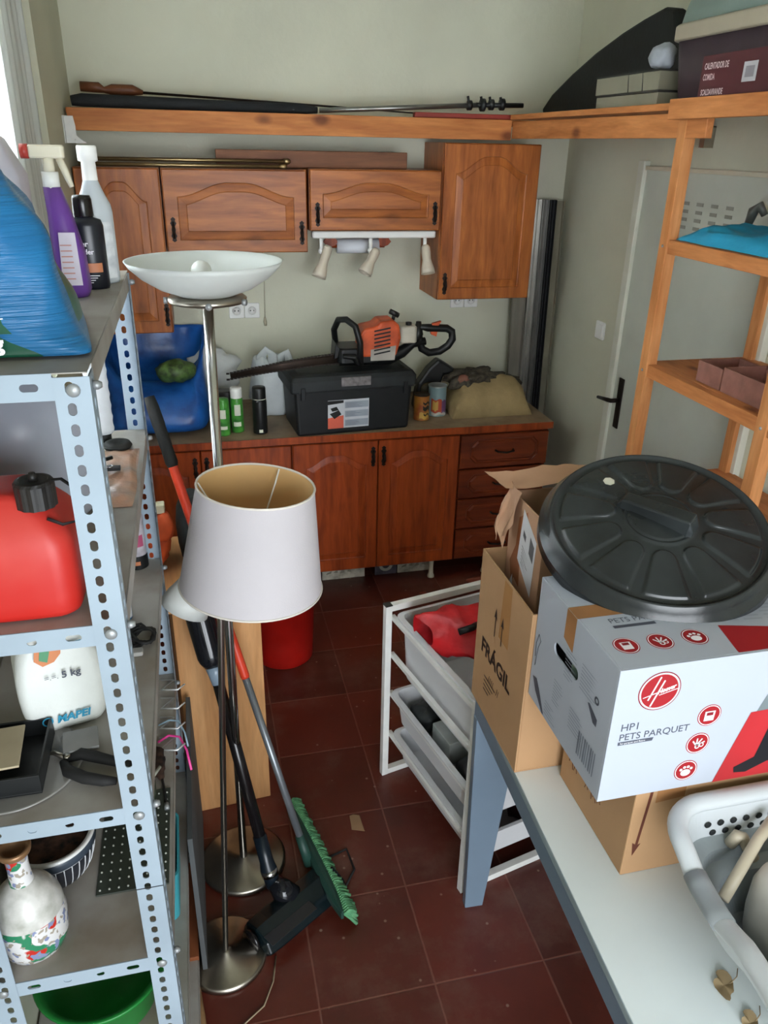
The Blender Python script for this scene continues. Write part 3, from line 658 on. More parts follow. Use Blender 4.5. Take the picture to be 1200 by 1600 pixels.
# khaki sack
t = thing('khaki_sack', (1.35, 3.5, ZW), 'khaki cloth sack with dark mesh bundle on top, right end of the worktop', 'sack')
m = MB()
def sackf(u, v):
    x = 1.160+u*.41; e = min(u, 1-u)*2; e = min(1, e*3)**.5
    h = (.17*(1-v)**.0)
    ang = v*PI
    yc = 3.52; y = yc-(.14*cos(ang))
    z = ZW+.001+max(0, sin(ang))**.6*(.12+.05*sin(u*2.6))*e
    w = Vector((x*11, y*11, z*11)); d = noise.noise(w)*.016*sin(ang)
    return (x+d, y+d*.7, max(ZW+.001, z+d))
m.grid(sackf, 50, 30); m.build('cloth', mat('khaki_cloth', '#9a845c', .9, var=.12, scale=9, bump=.25), t)
m = MB(); m.blob((1.31, 3.55, ZW+.150), (.14, .10, .04), 36, 2.2, .35, 16, 5); m.blob((1.42, 3.56, ZW+.12), (.13, .08, .035), 28, 2.2, .4, 18, 8)
m.build('dark_mesh', mat('dark_net', '#4b4438', .9, var=.6, scale=60, col2='#1f1c1a'), t)
m = MB(); m.blob((1.235, 3.50, ZW+.15), (.045, .03, .03), 20, 2, .3, 20, 2); m.build('brown_lump', mat('brown_lump', '#6e4436', .8), t)

# ------------------------------------------------------------ floor lamps
def uplighter():
    x, y = .012, 1.763
    t = thing('floor_lamp', (x, y, 0), 'tall chrome uplighter floor lamp with frosted white glass bowl and small reading shade', 'floor lamp')
    bx = .030
    m = MB(); m.lathe([(0, 0), (.125, 0), (.128, .004), (.128, .016), (.120, .022), (.02, .024), (.018, .03), (0, .03)], 56, M=TR(x, y, 0)); m.build('base', steel, t)
    m = MB(); m.tube([(x, y, .02), ((x+bx)/2, y, .86), (bx, y, 1.70)], .0115, 18); m.build('pole', chrome, t)
    m = MB(); m.lathe([(.0, 1.693), (.04, 1.695), (.082, 1.704), (.085, 1.712), (.08, 1.716), (0, 1.716)], 48, M=TR(bx, y, 0)); p = m.build('bowl_holder', steel, t)
    for a in (180, 270, 330, 60):
        m = MB(); m.tube([(bx+.084*cos(R(a)), y+.084*sin(R(a)), 1.708), (bx+.092*cos(R(a)), y+.092*sin(R(a)), 1.708)], .007, 12); m.build('screw_knob', bolt, p)
    m = MB(); o = [(.0, 1.716), (.06, 1.719), (.10, 1.734), (.135, 1.756), (.158, 1.778), (.166, 1.790), (.162, 1.790)]; i = [(.154, 1.779), (.13, 1.760), (.095, 1.740), (.055, 1.727), (0, 1.724)]
    m.lathe(o+i, 64, M=TR(bx, y, 0)); m.build('glass_bowl', mat('frosted_glass', '#e3e6e2', .45, var=.02, trans=.35), t)
    m = MB(); m.blob((bx-.008, y, 1.768), (.022, .022, .022), 18); m.tube([(bx-.008, y, 1.725), (bx-.008, y, 1.755)], .014, 12); m.build('bulb', mat('opal_bulb', '#e9e9e4', .3), t)
    # reading arm
    m = MB(); m.tube([(.018, y, 1.05), (-.01, y-.02, 1.06), (-.05, y-.05, 1.075)], .005, 10); a = m.build('reading_arm', chrome, t)
    m = MB(); A = (-.03, y-.05, 1.075); B = (-.078, y-.06, .985)
    M_ = align(A, B); m.lathe([(.018, 0), (.034, .03), (.055, .085), (.062, .115), (.060, .115), (.052, .085), (.03, .03), (.015, .004)], 36, M=M_); m.build('reading_shade', mat('frosted_glass', '#e3e6e2'), a)
    m = MB(); m.lathe([(0, -.02), (.017, -.018), (.02, 0), (.018, .012), (0, .012)], 24, M=M_); m.build('shade_cap', chrome, a)
uplighter()
def shaded_lamp():
    x, y = -.058, 1.462
    t = thing('floor_lamp', (x, y, 0), 'shorter steel floor lamp with off-white drum shade, leaning slightly, nearest the viewer', 'floor lamp')
    m = MB(); m.lathe([(0, 0), (.108, 0), (.112, .004), (.112, .016), (.105, .021), (.018, .022), (.016, .03), (0, .03)], 56, M=TR(x, y, 0)); m.build('base', steel, t)
    m = MB(); m.tube([(x, y, .02), (.004, 1.462, 1.12), (.02, 1.462, 1.30)], .0075, 16); m.build('pole', mat('grey_steel_pole', '#a7a49e', .28, 1, var=.05), t)
    c0 = Vector((.072, 1.462, 1.165)); c1 = Vector((.093, 1.462, 1.392))
    M_ = align(c0, c1); H = (c1-c0).length
    m = MB(); m.lathe([(.150, 0), (.1185, H)], 80, M=M_); m.m = 1; m.lathe([(.1175, H), (.149, 0)], 80, M=M_)
    sh = m.build('lamp_shade', [mat('shade_fabric', '#b6b1b4', .85, var=.02, bump=.08, bscale=300), mat('shade_lining', '#d8b27a', .5, var=.04)], t)
    for r, z in ((.150, 0), (.1185, H)):
        m = MB(); m.tube([(r*cos(2*PI*k/64), r*sin(2*PI*k/64), z) for k in range(64)], .0024, 8, closed=True, M=M_)
        m.build('rim_binding', mat('shade_rim', '#d2ccc2', .7), sh)
    m = MB()
    for a in (80, 205, 330):
        m.tube([(.116*cos(R(a)), .116*sin(R(a)), H-.004), (.10*cos(R(a)), .10*sin(R(a)), H-.03), (.02*cos(R(a)), .02*sin(R(a)), .10)], .0018, 8, M=M_)
    m.tube([(.02*cos(2*PI*k/24), .02*sin(2*PI*k/24), .10) for k in range(24)], .002, 6, closed=True, M=M_)
    m.build('shade_carrier', white, sh)
    m = MB(); m.lathe([(0, .03), (.019, .03), (.019, .10), (.016, .105), (0, .105)], 20, M=M_); m.tube([(.0, 0, .05), (-.06, 0, .04)], .006, 8, M=M_); m.build('lamp_holder', white, t)
shaded_lamp()

# ------------------------------------------------------------ broom, stick vacuum, box, bucket
bt = thing('broom', (.2, 1.68, 0), 'broom with red and grey metal handle and green bristles leaning on the light wooden box', 'broom')
A = Vector((.197, 1.684, .07)); B = Vector((-.137, 2.12, 1.392))
def ab(t_): return A+(B-A)*t_
m = MB(); m.tube([ab(0), ab(.42)], .011, 14); m.build('lower_handle', mat('grey_handle', '#7f8489', .35, .6, var=.1), bt)
m = MB(); m.tube([ab(.415), ab(.42), ab(.87), ab(.875)], [.012, .0135, .0135, .012], 14); m.build('red_handle', mat('red_handle', '#c43a22', .35, var=.1), bt)
m = MB(); m.tube([ab(.862), ab(.87), ab(.90), ab(.905), ab(.94), ab(.945), ab(.98), ab(1.0)], [.014, .0175, .0165, .0175, .0165, .0175, .017, .014], 14); m.build('grip', blackr, bt)
H0 = Vector((.165, 1.92, .045)); H1 = Vector((.268, 1.47, .045)); hd = (H1-H0).normalized(); sd = Vector((-hd.y, hd.x, 0))
if sd.x < 0: sd = -sd
m = MB()
for (a, b) in ((H0, H1),):
    vs = []
    loops = []
    for k in range(13):
        u = k/12; c = a+(b-a)*u; wd = .013*(1-(2*u-1)**4)+.004
        loops.append([c+sd*q*wd+Vector((0, 0, z)) for q, z in ((-1, .0), (1, .0), (1, .022), (.3, .032), (-.3, .032), (-1, .022))])
    m.loft(loops, True)
m.build('broom_head', mat('dark_green_plastic', '#1f3f36', .5), bt, bevel=.002)
m = MB(); m.tube([ab(-.02), ab(.05)], [.016, .014], 12); m.build('socket', mat('dark_green_plastic', '#1f3f36'), bt)
m = MB(); random.seed(3)
gb = mat('green_bristles', '#6aa878', .9, var=.25, scale=40, col2='#407a55')
for k in range(62):
    for j in range(5):
        u = (k+.5)/62; c = H0+(H1-H0)*u; q = (j-2)*.006
        top = c+sd*(.012+q*.6)+Vector((0, 0, .020+q*.3)); tip = c+sd*(.044+random.uniform(-.004, .004))+hd*random.uniform(-.006, .006)+Vector((0, 0, .004+(j)*.008-.044+.0))
        tip.z = max(.003, c.z-.040+j*.011+random.uniform(-.002, .002))
        m.tube([top, (top+tip)/2+Vector((0, 0, .003)), tip], [.0040, .0050, .0060], 5)
m.build('bristles', gb, bt)['kind'] = 'stuff'
vt = thing('stick_vacuum', (.15, 1.55, 0), 'black and dark blue stick vacuum cleaner leaning on the light wooden box', 'vacuum cleaner')
A = Vector((.085, 1.60, .09)); B = Vector((-.026, 1.855, .672))
def ab(t_): return A+(B-A)*t_
dkb = mat('dark_teal_plastic', '#0d191d', .25, var=.2, scale=8)
m = MB(); m.tube([ab(.22), ab(.97)], .017, 18); m.build('tube', mat('gloss_black', '#151213', .22), vt)
m = MB(); m.tube([ab(-.02), ab(.06), ab(.1), ab(.22)], [.02, .024, .020, .020], 18); m.build('neck', mat('dark_blue_plastic', '#111a22', .3), vt)
m = MB(); m.tube([ab(.03), ab(.06)], .0245, 18); m.build('neck_ring', chrome, vt)
m = MB(); m.tube([ab(.93), ab(.98), ab(1.02)], [.018, .022, .026], 18); m.build('upper_collar', mat('blue_grey_collar', '#7c8c9a', .3), vt)
m = MB(); m.tube([ab(1.01), ab(1.04), ab(1.06), ab(1.32), ab(1.35)], [.026, .036, .039, .043, .04], 28); m.build('dust_bin', mat('smoked_plastic', '#17181c', .12), vt)
m = MB(); m.tube([ab(1.335), ab(1.35), ab(1.39), ab(1.40)], [.041, .047, .047, .03], 28); m.build('chrome_ring', chrome, vt)
hc = Vector((.148, 1.553, 0)); M_ = Matrix.Translation(hc) @ Matrix.Rotation(R(33), 4, 'Z')
m = MB(M_)
def hp(x, s): 
    return [(x, -.055*s, .004), (x, .05*s, .004), (x, .062*s, .022), (x, .045*s, .058*s), (x, 0, .07*s), (x, -.05*s, .056*s), (x, -.068*s, .022)]
m.loft([hp(-.15, .7), hp(-.145, .95), hp(-.10, 1), hp(.10, 1), hp(.145, .95), hp(.15, .7)], True, sm=False); m.build('floor_head', dkb, vt, bevel=.008)
m = MB(M_); m.tube([(-.155, 0, .036), (-.165, 0, .036)], .032, 20); m.build('side_wheel', mat('gloss_black', '#151213'), vt)
m = MB(); m.tube([(.128, 1.572, .045), (.108, 1.586, .072), (.088, 1.598, .092)], [.042, .032, .022], 18); m.build('pivot', mat('smoked_plastic', '#17181c'), vt)
m = MB(M_); m.box(-.14, .02, -.067, -.03, .0585, .061); m.build('window_strip', mat('grey_strip', '#26282c', .3), vt)

bx = mat('beech_panel', '#cf9a66', .5, var=.05, scale=4)
bxw = wood('light_beech', '#cf9c69', '#b98250', 'z', .7, .5, 0)
W_ = TR(-.134, 1.995, 0, R(5))
wt = thing('wooden_box', (0, 2.1, 0), 'light wooden storage cabinet on the floor behind the lamps, with broom leaning on it', 'cabinet')
m = MB(W_); m.box(0, .255, 0, .018, 0, .785); m.box(0, .018, .018, .43, 0, .785); m.box(.237, .255, .018, .43, 0, .785); m.box(.018, .237, .41, .43, 0, .785); m.build('carcass', bxw, wt, bevel=.002)
m = MB(W_); m.box(-.01, .30, -.012, .44, .7855, .808); m.build('top_board', wood('light_beech_y', '#cf9c69', '#b98250', 'y', .7, .5, 0), wt, bevel=.002)
# on the box: orange gloves, black case
m = MB(); m.blob((-.185, 2.26, .885), (.055, .09, .075), 30, 2.4, .3, 14, 6, flatz=.809); m.blob((-.15, 2.22, .95), (.035, .05, .05), 24, 2.2, .3, 18, 2)
one(m, 'orange_jacket', mat('orange_cloth', '#c9501f', .8, var=.2), 'crumpled orange cloth bundle on the wooden box, seen past the far shelf post', 'cloth')
m = MB(); m.rbox(-.165, -.135, 2.2, 2.24, 1.005, 1.03, .004); one(m, 'paper_tag', mat('cream_tag', '#c9c2a6', .7), 'small cream paper tag sticking up over the orange cloth', 'tag')
m = MB(); m.blob((-.045, 2.27, .92), (.062, .10, .11), 30, 3.5, .1, 10, 4, flatz=.809); one(m, 'black_case', mat('black_bag_cloth', '#1d2022', .8, bump=.2), 'dark tool pouch on the wooden box behind the lampshade', 'bag')
# red bucket
m = MB(); m.lathe([(0, 0), (.118, 0), (.124, .006), (.125, .05), (.126, .052), (.140, .36), (.146, .36), (.147, .372), (.138, .372), (.122, .02), (0, .016)], 48, M=TR(.262, 2.83, 0))
one(m, 'red_bucket', mat('red_bucket_plastic', '#a3160f', .35, var=.1), 'red plastic bucket on the floor behind the light wooden box', 'bucket')
# thin cable on the floor, paper scrap
m = MB(); m.tube([(-.10, 1.24, .003), (-.03, 1.26, .003), (.03, 1.30, .003), (.06, 1.36, .003), (.075, 1.43, .003)], .0022, 6); one(m, 'thin_wire', mat('tan_wire', '#9c8a72', .5), 'thin tan wire curling on the floor by the nearest lamp base', 'wire')
m = MB(); m.prism([(.362, 1.815), (.402, 1.80), (.398, 1.868), (.378, 1.876), (.366, 1.872)], .001, TR(0, 0, .0005)); one(m, 'cardboard_scrap', mat('scrap_cardboard', '#8c6e50', .8), 'small torn piece of cardboard lying on the floor tiles', 'paper scrap')
m = MB(); m.tube([(.30, 1.60, .01), (.34, 1.66, .004), (.33, 1.74, .004), (.27, 1.72, .004)], .004, 8); one(m, 'black_cable', blackr, 'short black cable curving on the floor beside the broom head', 'cable')
# stuff under cabinets
for k, (x0, x1, lab, c) in enumerate(((.40, .52, 'grey printed board standing under the base cabinets, leftmost', '#5b5560'), (.525, .745, 'cream printed board under the left arched base door', '#c4bdac'), (.80, .915, 'grey printed board with a white circle under the base cabinets', '#5b5560'), (.92, 1.09, 'cream printed board beside the cabinet leg, rightmost of the boards', '#c4bdac'))):
    t = thing('printed_board', ((x0+x1)/2, 3.43, 0), lab, 'board')
    m = MB(); m.box(x0, x1, 3.415, 3.425, .0005, .112); m.build('panel', mat('board_%s' % c[1:], c, .8, var=.2, scale=30), t)
    m = MB()
    if k % 2 == 0: m.disc((x1-x0)/2, .055, .036, (x0, 3.4148, 0), (1, 0, 0), (0, 0, 1), ri=.02)
    else:
        for q in range(4): m.poly([(.02+q*.035, .03+.01*(q % 2)), (.045+q*.035, .035), (.05+q*.03, .05+.008*q), (.025+q*.035, .04)], (x0, 3.4148, 0), (1, 0, 0), (0, 0, 1), .0005)
    m.build('printed_pattern', mat('pattern_pale', '#b9b5a8', .8) if k % 2 == 0 else mat('pattern_grey', '#8c8576', .8), t, fix=False)
m = MB(); m.blob((1.33, 3.22, .02), (.09, .05, .02), 20, 2, .3, 14, 2, flatz=.001); m.blob((.99, 3.18, .008), (.02, .012, .008), 12); one(m, 'rust_rag', mat('rust_rag', '#7d3a26', .9), 'rusty red rag on the dark floor under the drawer unit', 'rag')

# ------------------------------------------------------------ white rack with three bins
RT = TR(.522, 2.04, 0, R(13))   # local x: to the right, local y: towards the back (negative = to the viewer)
rk = thing('drawer_rack', (.522, 2.04, 0), 'white metal frame rack on the floor holding three white bins, by the table leg', 'storage rack')
WR, DR, HR = .45, .53, .70
m = MB(RT); s_ = .011
def bar(m, a, b, w=.011, d=.011):
    a = Vector(a); b = Vector(b); M_ = align(a, b); L = (b-a).length; m.box(-w, w, -d, d, 0, L, M_)
for x in (0, WR):
    for y in (0, -DR): bar(m, (x, y, 0), (x, y, HR))
    bar(m, (x, 0, .012), (x, -DR, .012)) if x else None
for y in (0, -DR): bar(m, (0, y, HR-.011), (WR, y, HR-.011)); bar(m, (0, y, .012), (WR, y, .012))
m.build('frame', whitem, rk, bevel=.001)
for x in (.018, WR-.018):
    for z in (.652, .508, .352, .180):
        m = MB(RT); bar(m, (x, 0, z), (x, -DR, z), .007, .007); m.build('runner', whitem, rk)
for x in (0, ):
    m = MB(RT); m.box(-.012, .012, -.012, .012, HR-.001, HR+.002); m.build('corner_cap', blackp, rk)
binm = mat('white_bin_plastic', '#cfd0d2', .4, var=.03, scale=5)
def bin_(z1, depth, name_label, shift=0, sx_=0):
    m = MB(RT); x0, x1, y0, y1 = .03+sx_, WR-.03+sx_, -DR-.005+shift, -.02+shift; z0 = z1-depth; wt_ = .0035; tp = .018
    outer = [rr(x0+tp, x1-tp, y0+tp, y1-tp, z0, .03), rr(x0+tp-.003, x1-tp+.003, y0+tp-.003, y1-tp+.003, z0+.006, .03), rr(x0+.004, x1-.004, y0+.004, y1-.004, z1-.012, .03), rr(x0-.014, x1+.014, y0-.004, y1+.004, z1-.010, .03), rr(x0-.015, x1+.015, y0-.005, y1+.005, z1, .03), rr(x0+.004, x1-.004, y0+.007, y1-.007, z1, .03), rr(x0+.006, x1-.006, y0+.008, y1-.008, z1-.012, .03), rr(x0+tp+.003, x1-tp-.003, y0+tp+.003, y1-tp-.003, z0+.006, .03)]
    m.loft(outer, True, sm=False); o = m.build('storage_bin', binm, None, bevel=.0015)
    return tag(o, name_label, 'storage bin', 'white bins in the rack')
bin_(.672, .235, 'deep white plastic bin at the top of the rack, under the red bag')
bin_(.372, .12, 'middle white plastic bin in the rack, holding dark things and a small pale box', 0, -.012)
bin_(.199, .11, 'lowest white plastic bin in the rack, nearest the floor')
# contents
m = MB(RT)
def redbag():
    P = []
    m = MB(RT)
    def f(u, v):
        # sausage-like crumpled fabric lying over the left rim
        c = Vector((.030+.34*u, -.175-.17*u-.02*sin(u*5), .690-.04*u+.035*sin(u*3.1)))
        r = (.012+.080*sin(PI*min(1, u*1.1+.05))**.55)
        a = 2*PI*v
        q = c+Vector((0.25*r*cos(a)*.3, r*1.3*cos(a), r*.8*sin(a)))
        w = q*14; q += Vector((noise.noise(w), noise.noise(w+Vector((9, 1, 3))), noise.noise(w+Vector((3, 7, 1)))))*.022+Vector((0, 0, abs(noise.noise(w*1.6))*.02))
        return q
    m.grid(f, 44, 30); 
    return m
one(redbag(), 'red_bag', mat('red_nylon', '#b5131a', .5, var=.12, scale=14, bump=.3, bscale=25, col2='#8e0d14'), 'crumpled bright red nylon bag lying over the rim of the top white bin', 'bag')
m = MB(RT); m.tube([(.075, -.30, .760), (.11, -.315, .775), (.135, -.30, .768)], .010, 8); one(m, 'black_strap', blackp, 'small black strap end lying on top of the red bag', 'strap')
random.seed(11)
m = MB(RT); m.rbox(.06, .16, -.32, -.21, .28, .366, .006); one(m, 'small_box', mat('pale_grey_box', '#a7aca8', .6, var=.15), 'small pale grey box in the middle bin of the rack', 'box')
for k, (x, y, z, r, c) in enumerate(((.09, -.12, .31, .05, '#22282a'), (.20, -.14, .31, .05, '#171a1c'), (.31, -.30, .31, .05, '#141618'), (.10, -.40, .31, .05, '#1c1e20'), (.25, -.44, .305, .05, '#2a2a2a'))):
    m = MB(RT); m.blob((x, y, z), (r, r*1.1, r*.8), 20, 3, .2, 16, k); one(m, 'dark_item', mat('dark_item_%d' % k, c, .5, var=.2), ['dark crumpled item at the far end of the middle bin', 'black bundle beside the pale box in the middle bin', 'black bundle in front of the pale box in the middle bin', 'dark bundle at the near left of the middle bin', 'charcoal bundle at the near right of the middle bin'][k], 'bundle', 'dark things in the middle bin')
for k, (x, y, z, r, c) in enumerate(((.27, -.44, .148, .05, '#3c0f18'), (.37, -.36, .146, .045, '#1c1b1e'), (.15, -.40, .146, .05, '#2a2022'), (.22, -.25, .146, .05, '#241c1e'), (.34, -.455, .165, .035, '#6f6a70'))):
    m = MB(RT); m.blob((x, y, z), (r, r*1.1, r*.8), 20, 3, .2, 16, k+20); one(m, 'dark_item', mat('low_item_%d' % k, c, .5, var=.2), ['dark crimson bundle at the near side of the lowest bin', 'black bundle at the right of the lowest bin', 'brownish bundle at the left of the lowest bin', 'dark bundle at the back of the lowest bin', 'small grey lump at the near right of the lowest bin'][k], 'bundle', 'things in the lowest bin')

# ------------------------------------------------------------ table
TT = TR(.614, 1.49, 0, R(-2.3))
tbt = mat('white_tabletop', '#e2eaea', .35, var=.03, scale=4)
tgm = mat('blue_grey_metal', '#7f93a6', .35, .3, var=.06, scale=3)
tb_ = thing('table', (.614, 1.49, 0), 'white-topped table with grey metal legs carrying the cardboard boxes', 'table')
m = MB(TT); m.box(0, 1.15, -1.55, 0, .762, .78); m.build('tabletop', tbt, tb_, bevel=.002)
m = MB(TT); m.box(.003, .018, -1.545, -.003, .70, .7615); m.box(.018, 1.135, -.018, -.003, .70, .7615); m.box(1.135, 1.147, -1.545, -.003, .70, .7615); m.build('apron', tgm, tb_, bevel=.0015)
m = MB(TT); m.box(-.0015, 0, -1.55, 0, .763, .779); m.build('edge_band', mat('edge_grey', '#93a3aa', .4), tb_)
for (cx, cy, sx, sy) in ((.002, -.002, 1, -1), (1.148, -.002, -1, -1), (.002, -1.548, 1, 1), (1.148, -1.548, -1, 1)):
    m = MB(TT)
    fx = [(.015, .069, 0), (.0, .125, .70)]; dy = .026
    v_ = [(cx+sx*p, cy+sy*q, z) for (a_, b_, z) in fx for q in (0, dy) for p in (a_, b_)]
    m.add(v_, [(0, 1, 3, 2), (4, 5, 7, 6), (0, 1, 5, 4), (2, 3, 7, 6), (0, 2, 6, 4), (1, 3, 7, 5)])
    m.build('leg', tgm, tb_, bevel=.002)
# dried leaf bits on the table
for k, (x, y) in enumerate(((.83, .50), (.80, .42))):
    pass

# ------------------------------------------------------------ boxes on the table
def open_box(x0, x1, y0, y1, z0, z1, th=.004):
    m = MB(); m.box(x0, x1, y0, y1, z0, z0+th)
    m.box(x0, x0+th, y0, y1, z0+th, z1); m.box(x1-th, x1, y0, y1, z0+th, z1); m.box(x0+th, x1-th, y0, y0+th, z0+th, z1); m.box(x0+th, x1-th, y1-th, y1, z0+th, z1)
    return m
ZTB = .7805
fb = thing('cardboard_box', (.62, 1.33, ZTB), 'open brown cardboard box marked FRÁGIL with two arrows, at the far left table corner', 'box')
m = open_box(.600, 1.06, 1.192, 1.478, ZTB, 1.188); m.build('carton', cardb, fb, bevel=.001)
m = MB(); SX = .5995; Us = (0, -1, 0); Vs = (0, 0, 1)
m.text('FRÁGIL', .055, (SX, 1.437, .940), Us, (0, 0, 1), bold=.0018, h=.0004, sx=1.0)
m.build('printed_text', ink, fb, fix=False)
for dy in (1.368, 1.328):
    m = MB()
    m.poly([(-.002, 0), (.002, 0), (.002, .05), (.009, .046), (0, .075), (-.009, .046), (-.002, .05)], (SX, dy, 1.02), Us, Vs); m.build('printed_arrow', ink, fb, fix=False)
m = MB()
m.text('////  //', .03, (SX, 1.38, .885), Us, Vs, h=.0004)
for q in range(4): m.poly([(0, 0), (.07-.012*q, 0), (.07-.012*q, .0035), (0, .0035)], (SX, 1.405, .885-.012*q), Us, Vs)
m.build('printed_text', ink, fb, fix=False)
m = MB(); m.poly([(0, 0), (.055, 0), (.05, .15), (.008, .15)], (SX, 1.345, 1.035), Us, Vs, .0002); m.build('tape_strip', mat('shiny_tape', '#b28456', .25), fb, fix=False)
m = MB(); m.text('M', .03, (.70, 1.1915, .935), (1, 0, 0), (0, 0, 1), bold=.001); m.poly([(0, 0), (.02, 0), (.018, .01), (0, .01)], (.715, 1.1915, .905), (1, 0, 0), (0, 0, 1)); m.build('printed_mark', mat('brown_ink', '#5c2c1c', .6), fb, fix=False)
m = MB(); m.add([(.600, 1.479, 1.185), (.63, 1.479, 1.185), (.645, 1.475, 1.20), (.604, 1.482, 1.192)], [(0, 1, 2, 3)]); 
def flap(pts, mt, name, parent, th=.003, label=None):
    m = MB(); n = len(pts); P = [Vector(p) for p in pts]; nn = (P[1]-P[0]).cross(P[2]-P[0]).normalized()*th
    m.add(P+[p+nn for p in P], [tuple(range(n)), tuple(range(n, 2*n))[::-1]]+[(k, (k+1) % n, n+(k+1) % n, n+k) for k in range(n)])
    return m.build(name, mt, parent)
flap([(.6045, 1.20, 1.186), (.6045, 1.465, 1.186), (.635, 1.455, 1.10), (.64, 1.21, 1.10)], cardi, 'folded_flap', fb)
# torn box standing inside
tbx = thing('cardboard_box', (.86, 1.4, ZTB), 'torn taller cardboard box with white shipping label, standing inside the FRÁGIL box', 'box')
tc_ = mat('cardboard_pinkish', '#b58d70', .8, var=.05, scale=5)
m = open_box(.655, 1.048, 1.295, 1.470, ZTB+.006, 1.332); m.build('carton', tc_, tbx, bevel=.001)
flap([(.655, 1.30, 1.333), (.655, 1.46, 1.333), (.60, 1.475, 1.295), (.632, 1.41, 1.22), (.628, 1.36, 1.24)], tc_, 'torn_flap', tbx) if False else None
m = MB()
def fl(u, v): # crumpled flap bent over the left edge
    y = 1.415+.065*u; x = .653-.030*v*(1-.2*sin(u*6)); z = 1.35-.12*v-.02*sin(u*9+v*5)*v
    return (x-.004*sin(v*7+u*4), y+.014*v*sin(u*12), z)
m.grid(fl, 14, 8); f_ = m.build('torn_flap', tc_, tbx, fix=False)
m = MB()
def f2(u, v): # back flap laid open to the left/back
    x = .632+.25*u; y = 1.455+.06*v; z = 1.345+.018*v-.004*sin(u*8); 
    return (x-.03*v*(1-u), y, z+.004*noise.noise(Vector((u*9, v*5, 1))))
m.grid(f2, 16, 4); m.build('back_flap', tc_, tbx, fix=False)
m = MB()
def f3(u, v):
    return (1.05+.028*v, 1.30+.16*u, 1.345-.012*v+.01*noise.noise(Vector((u*6, v*3, 4))))
m.grid(f3, 12, 3); m.build('side_flap', tc_, tbx, fix=False)
m = MB(); m.poly([(0, .05), (.018, .0), (.03, .02), (.06, .01), (.052, .08), (.085, .145), (.07, .20), (.03, .17), (.025, .10)], (.6548, 1.448, 1.12), (0, -1, 0), (0, 0, 1), .0006); m.build('torn_patch', mat('torn_brown_paper', '#8f5632', .9, var=.1), tbx, fix=False)
m = MB(); m.poly([(0, 0.02), (.082, -.035), (.088, .10), (.012, .145)], (.6545, 1.408, 1.175), (0, -1, 0), (0, 0, 1), .001)
m.poly([(0, 0), (.03, -.005), (.02, .04)], (.6545, 1.445, 1.105), (0, -1, 0), (0, 0, 1), .001)
lb = m.build('shipping_label', mat('label_paper', '#d6d6da', .5), tbx, fix=False)
m = MB(); O = (.6545, 1.408, 1.175)
for q in range(6): m.poly([(.02, .02+q*.008), (.02+.03+.01*random.random(), .0+q*.008), (.05, .0028+q*.008), (.02, .0228+q*.008)], O, (0, -1, 0), (0, 0, 1), .0014)
m.poly([(.055, .06), (.078, .045), (.08, .085), (.057, .10)], O, (0, -1, 0), (0, 0, 1), .0014); m.poly([(.02, .085), (.035, .075), (.036, .09), (.021, .10)], O, (0, -1, 0), (0, 0, 1), .0014)
m.build('label_print', mat('print_grey', '#5d5c62', .6), lb, fix=False)

# low box under the white vacuum box
lbx = thing('cardboard_box', (.85, 1.03, ZTB), 'brown cardboard box with a dark arrow, lying under the white vacuum cleaner box', 'box')
m = MB(); m.box(.695, 1.12, .900, 1.165, ZTB, .997); m.build('carton', cardb, lbx, bevel=.0025)
m = MB(); Of = (.695, .8998, ZTB)
m.poly([(.028, .205), (.034, .205), (.024, .075), (.030, .078), (.0165, .048), (.012, .082), (.0185, .077)], Of, (1, 0, 0), (0, 0, 1)); m.build('printed_arrow', mat('brown_ink', '#5c2c1c'), lbx, fix=False)
m = MB(); m.poly([(.042, .175), (.10, .18), (.10, .217), (.042, .217)], Of, (1, 0, 0), (0, 0, 1)); m.build('tape_strip', tape, lbx, fix=False)
m = MB(); m.text('Camper 15', .036, (.6948, 1.15, ZTB+.05), (0, -1, 0), (0, 0, 1), bold=.0006, h=.0004) if False else None
for q in range(9):
    y0 = .14-.014*q; m.tube([(.6946, 1.145-.0165*q, ZTB+.075+.012*sin(q*2.3)), (.6946, 1.139-.0165*q, ZTB+.092+.008*cos(q*3)), (.6946, 1.133-.0165*q, ZTB+.07+.01*sin(q*5))], .0008, 4)
m.build('ink_scribble', mat('brown_ink', '#5c2c1c'), lbx)

# white vacuum cleaner box
HX0, HX1, HY0, HY1, HZ0, HZ1 = .609, 1.17, .887, 1.19, .998, 1.275
hb = thing('vacuum_box', (.88, 1.03, HZ0), 'large white vacuum cleaner carton with red round logo, on top of the brown box', 'box')
wc = mat('white_carton', '#a9afba', .5, var=.02, scale=3)
cut = wc
m = MB()
# left side has a hand hole: build the box as panels
m.box(HX0, HX1, HY0, HY0+.004, HZ0, HZ1); m.box(HX0, HX1, HY1-.004, HY1, HZ0, HZ1); m.box(HX1-.004, HX1, HY0+.004, HY1-.004, HZ0, HZ1); m.box(HX0+.004, HX1-.004, HY0+.004, HY1-.004, HZ0, HZ0+.004); m.box(HX0+.004, HX1-.004, HY0+.004, HY1-.004, HZ1-.004, HZ1)
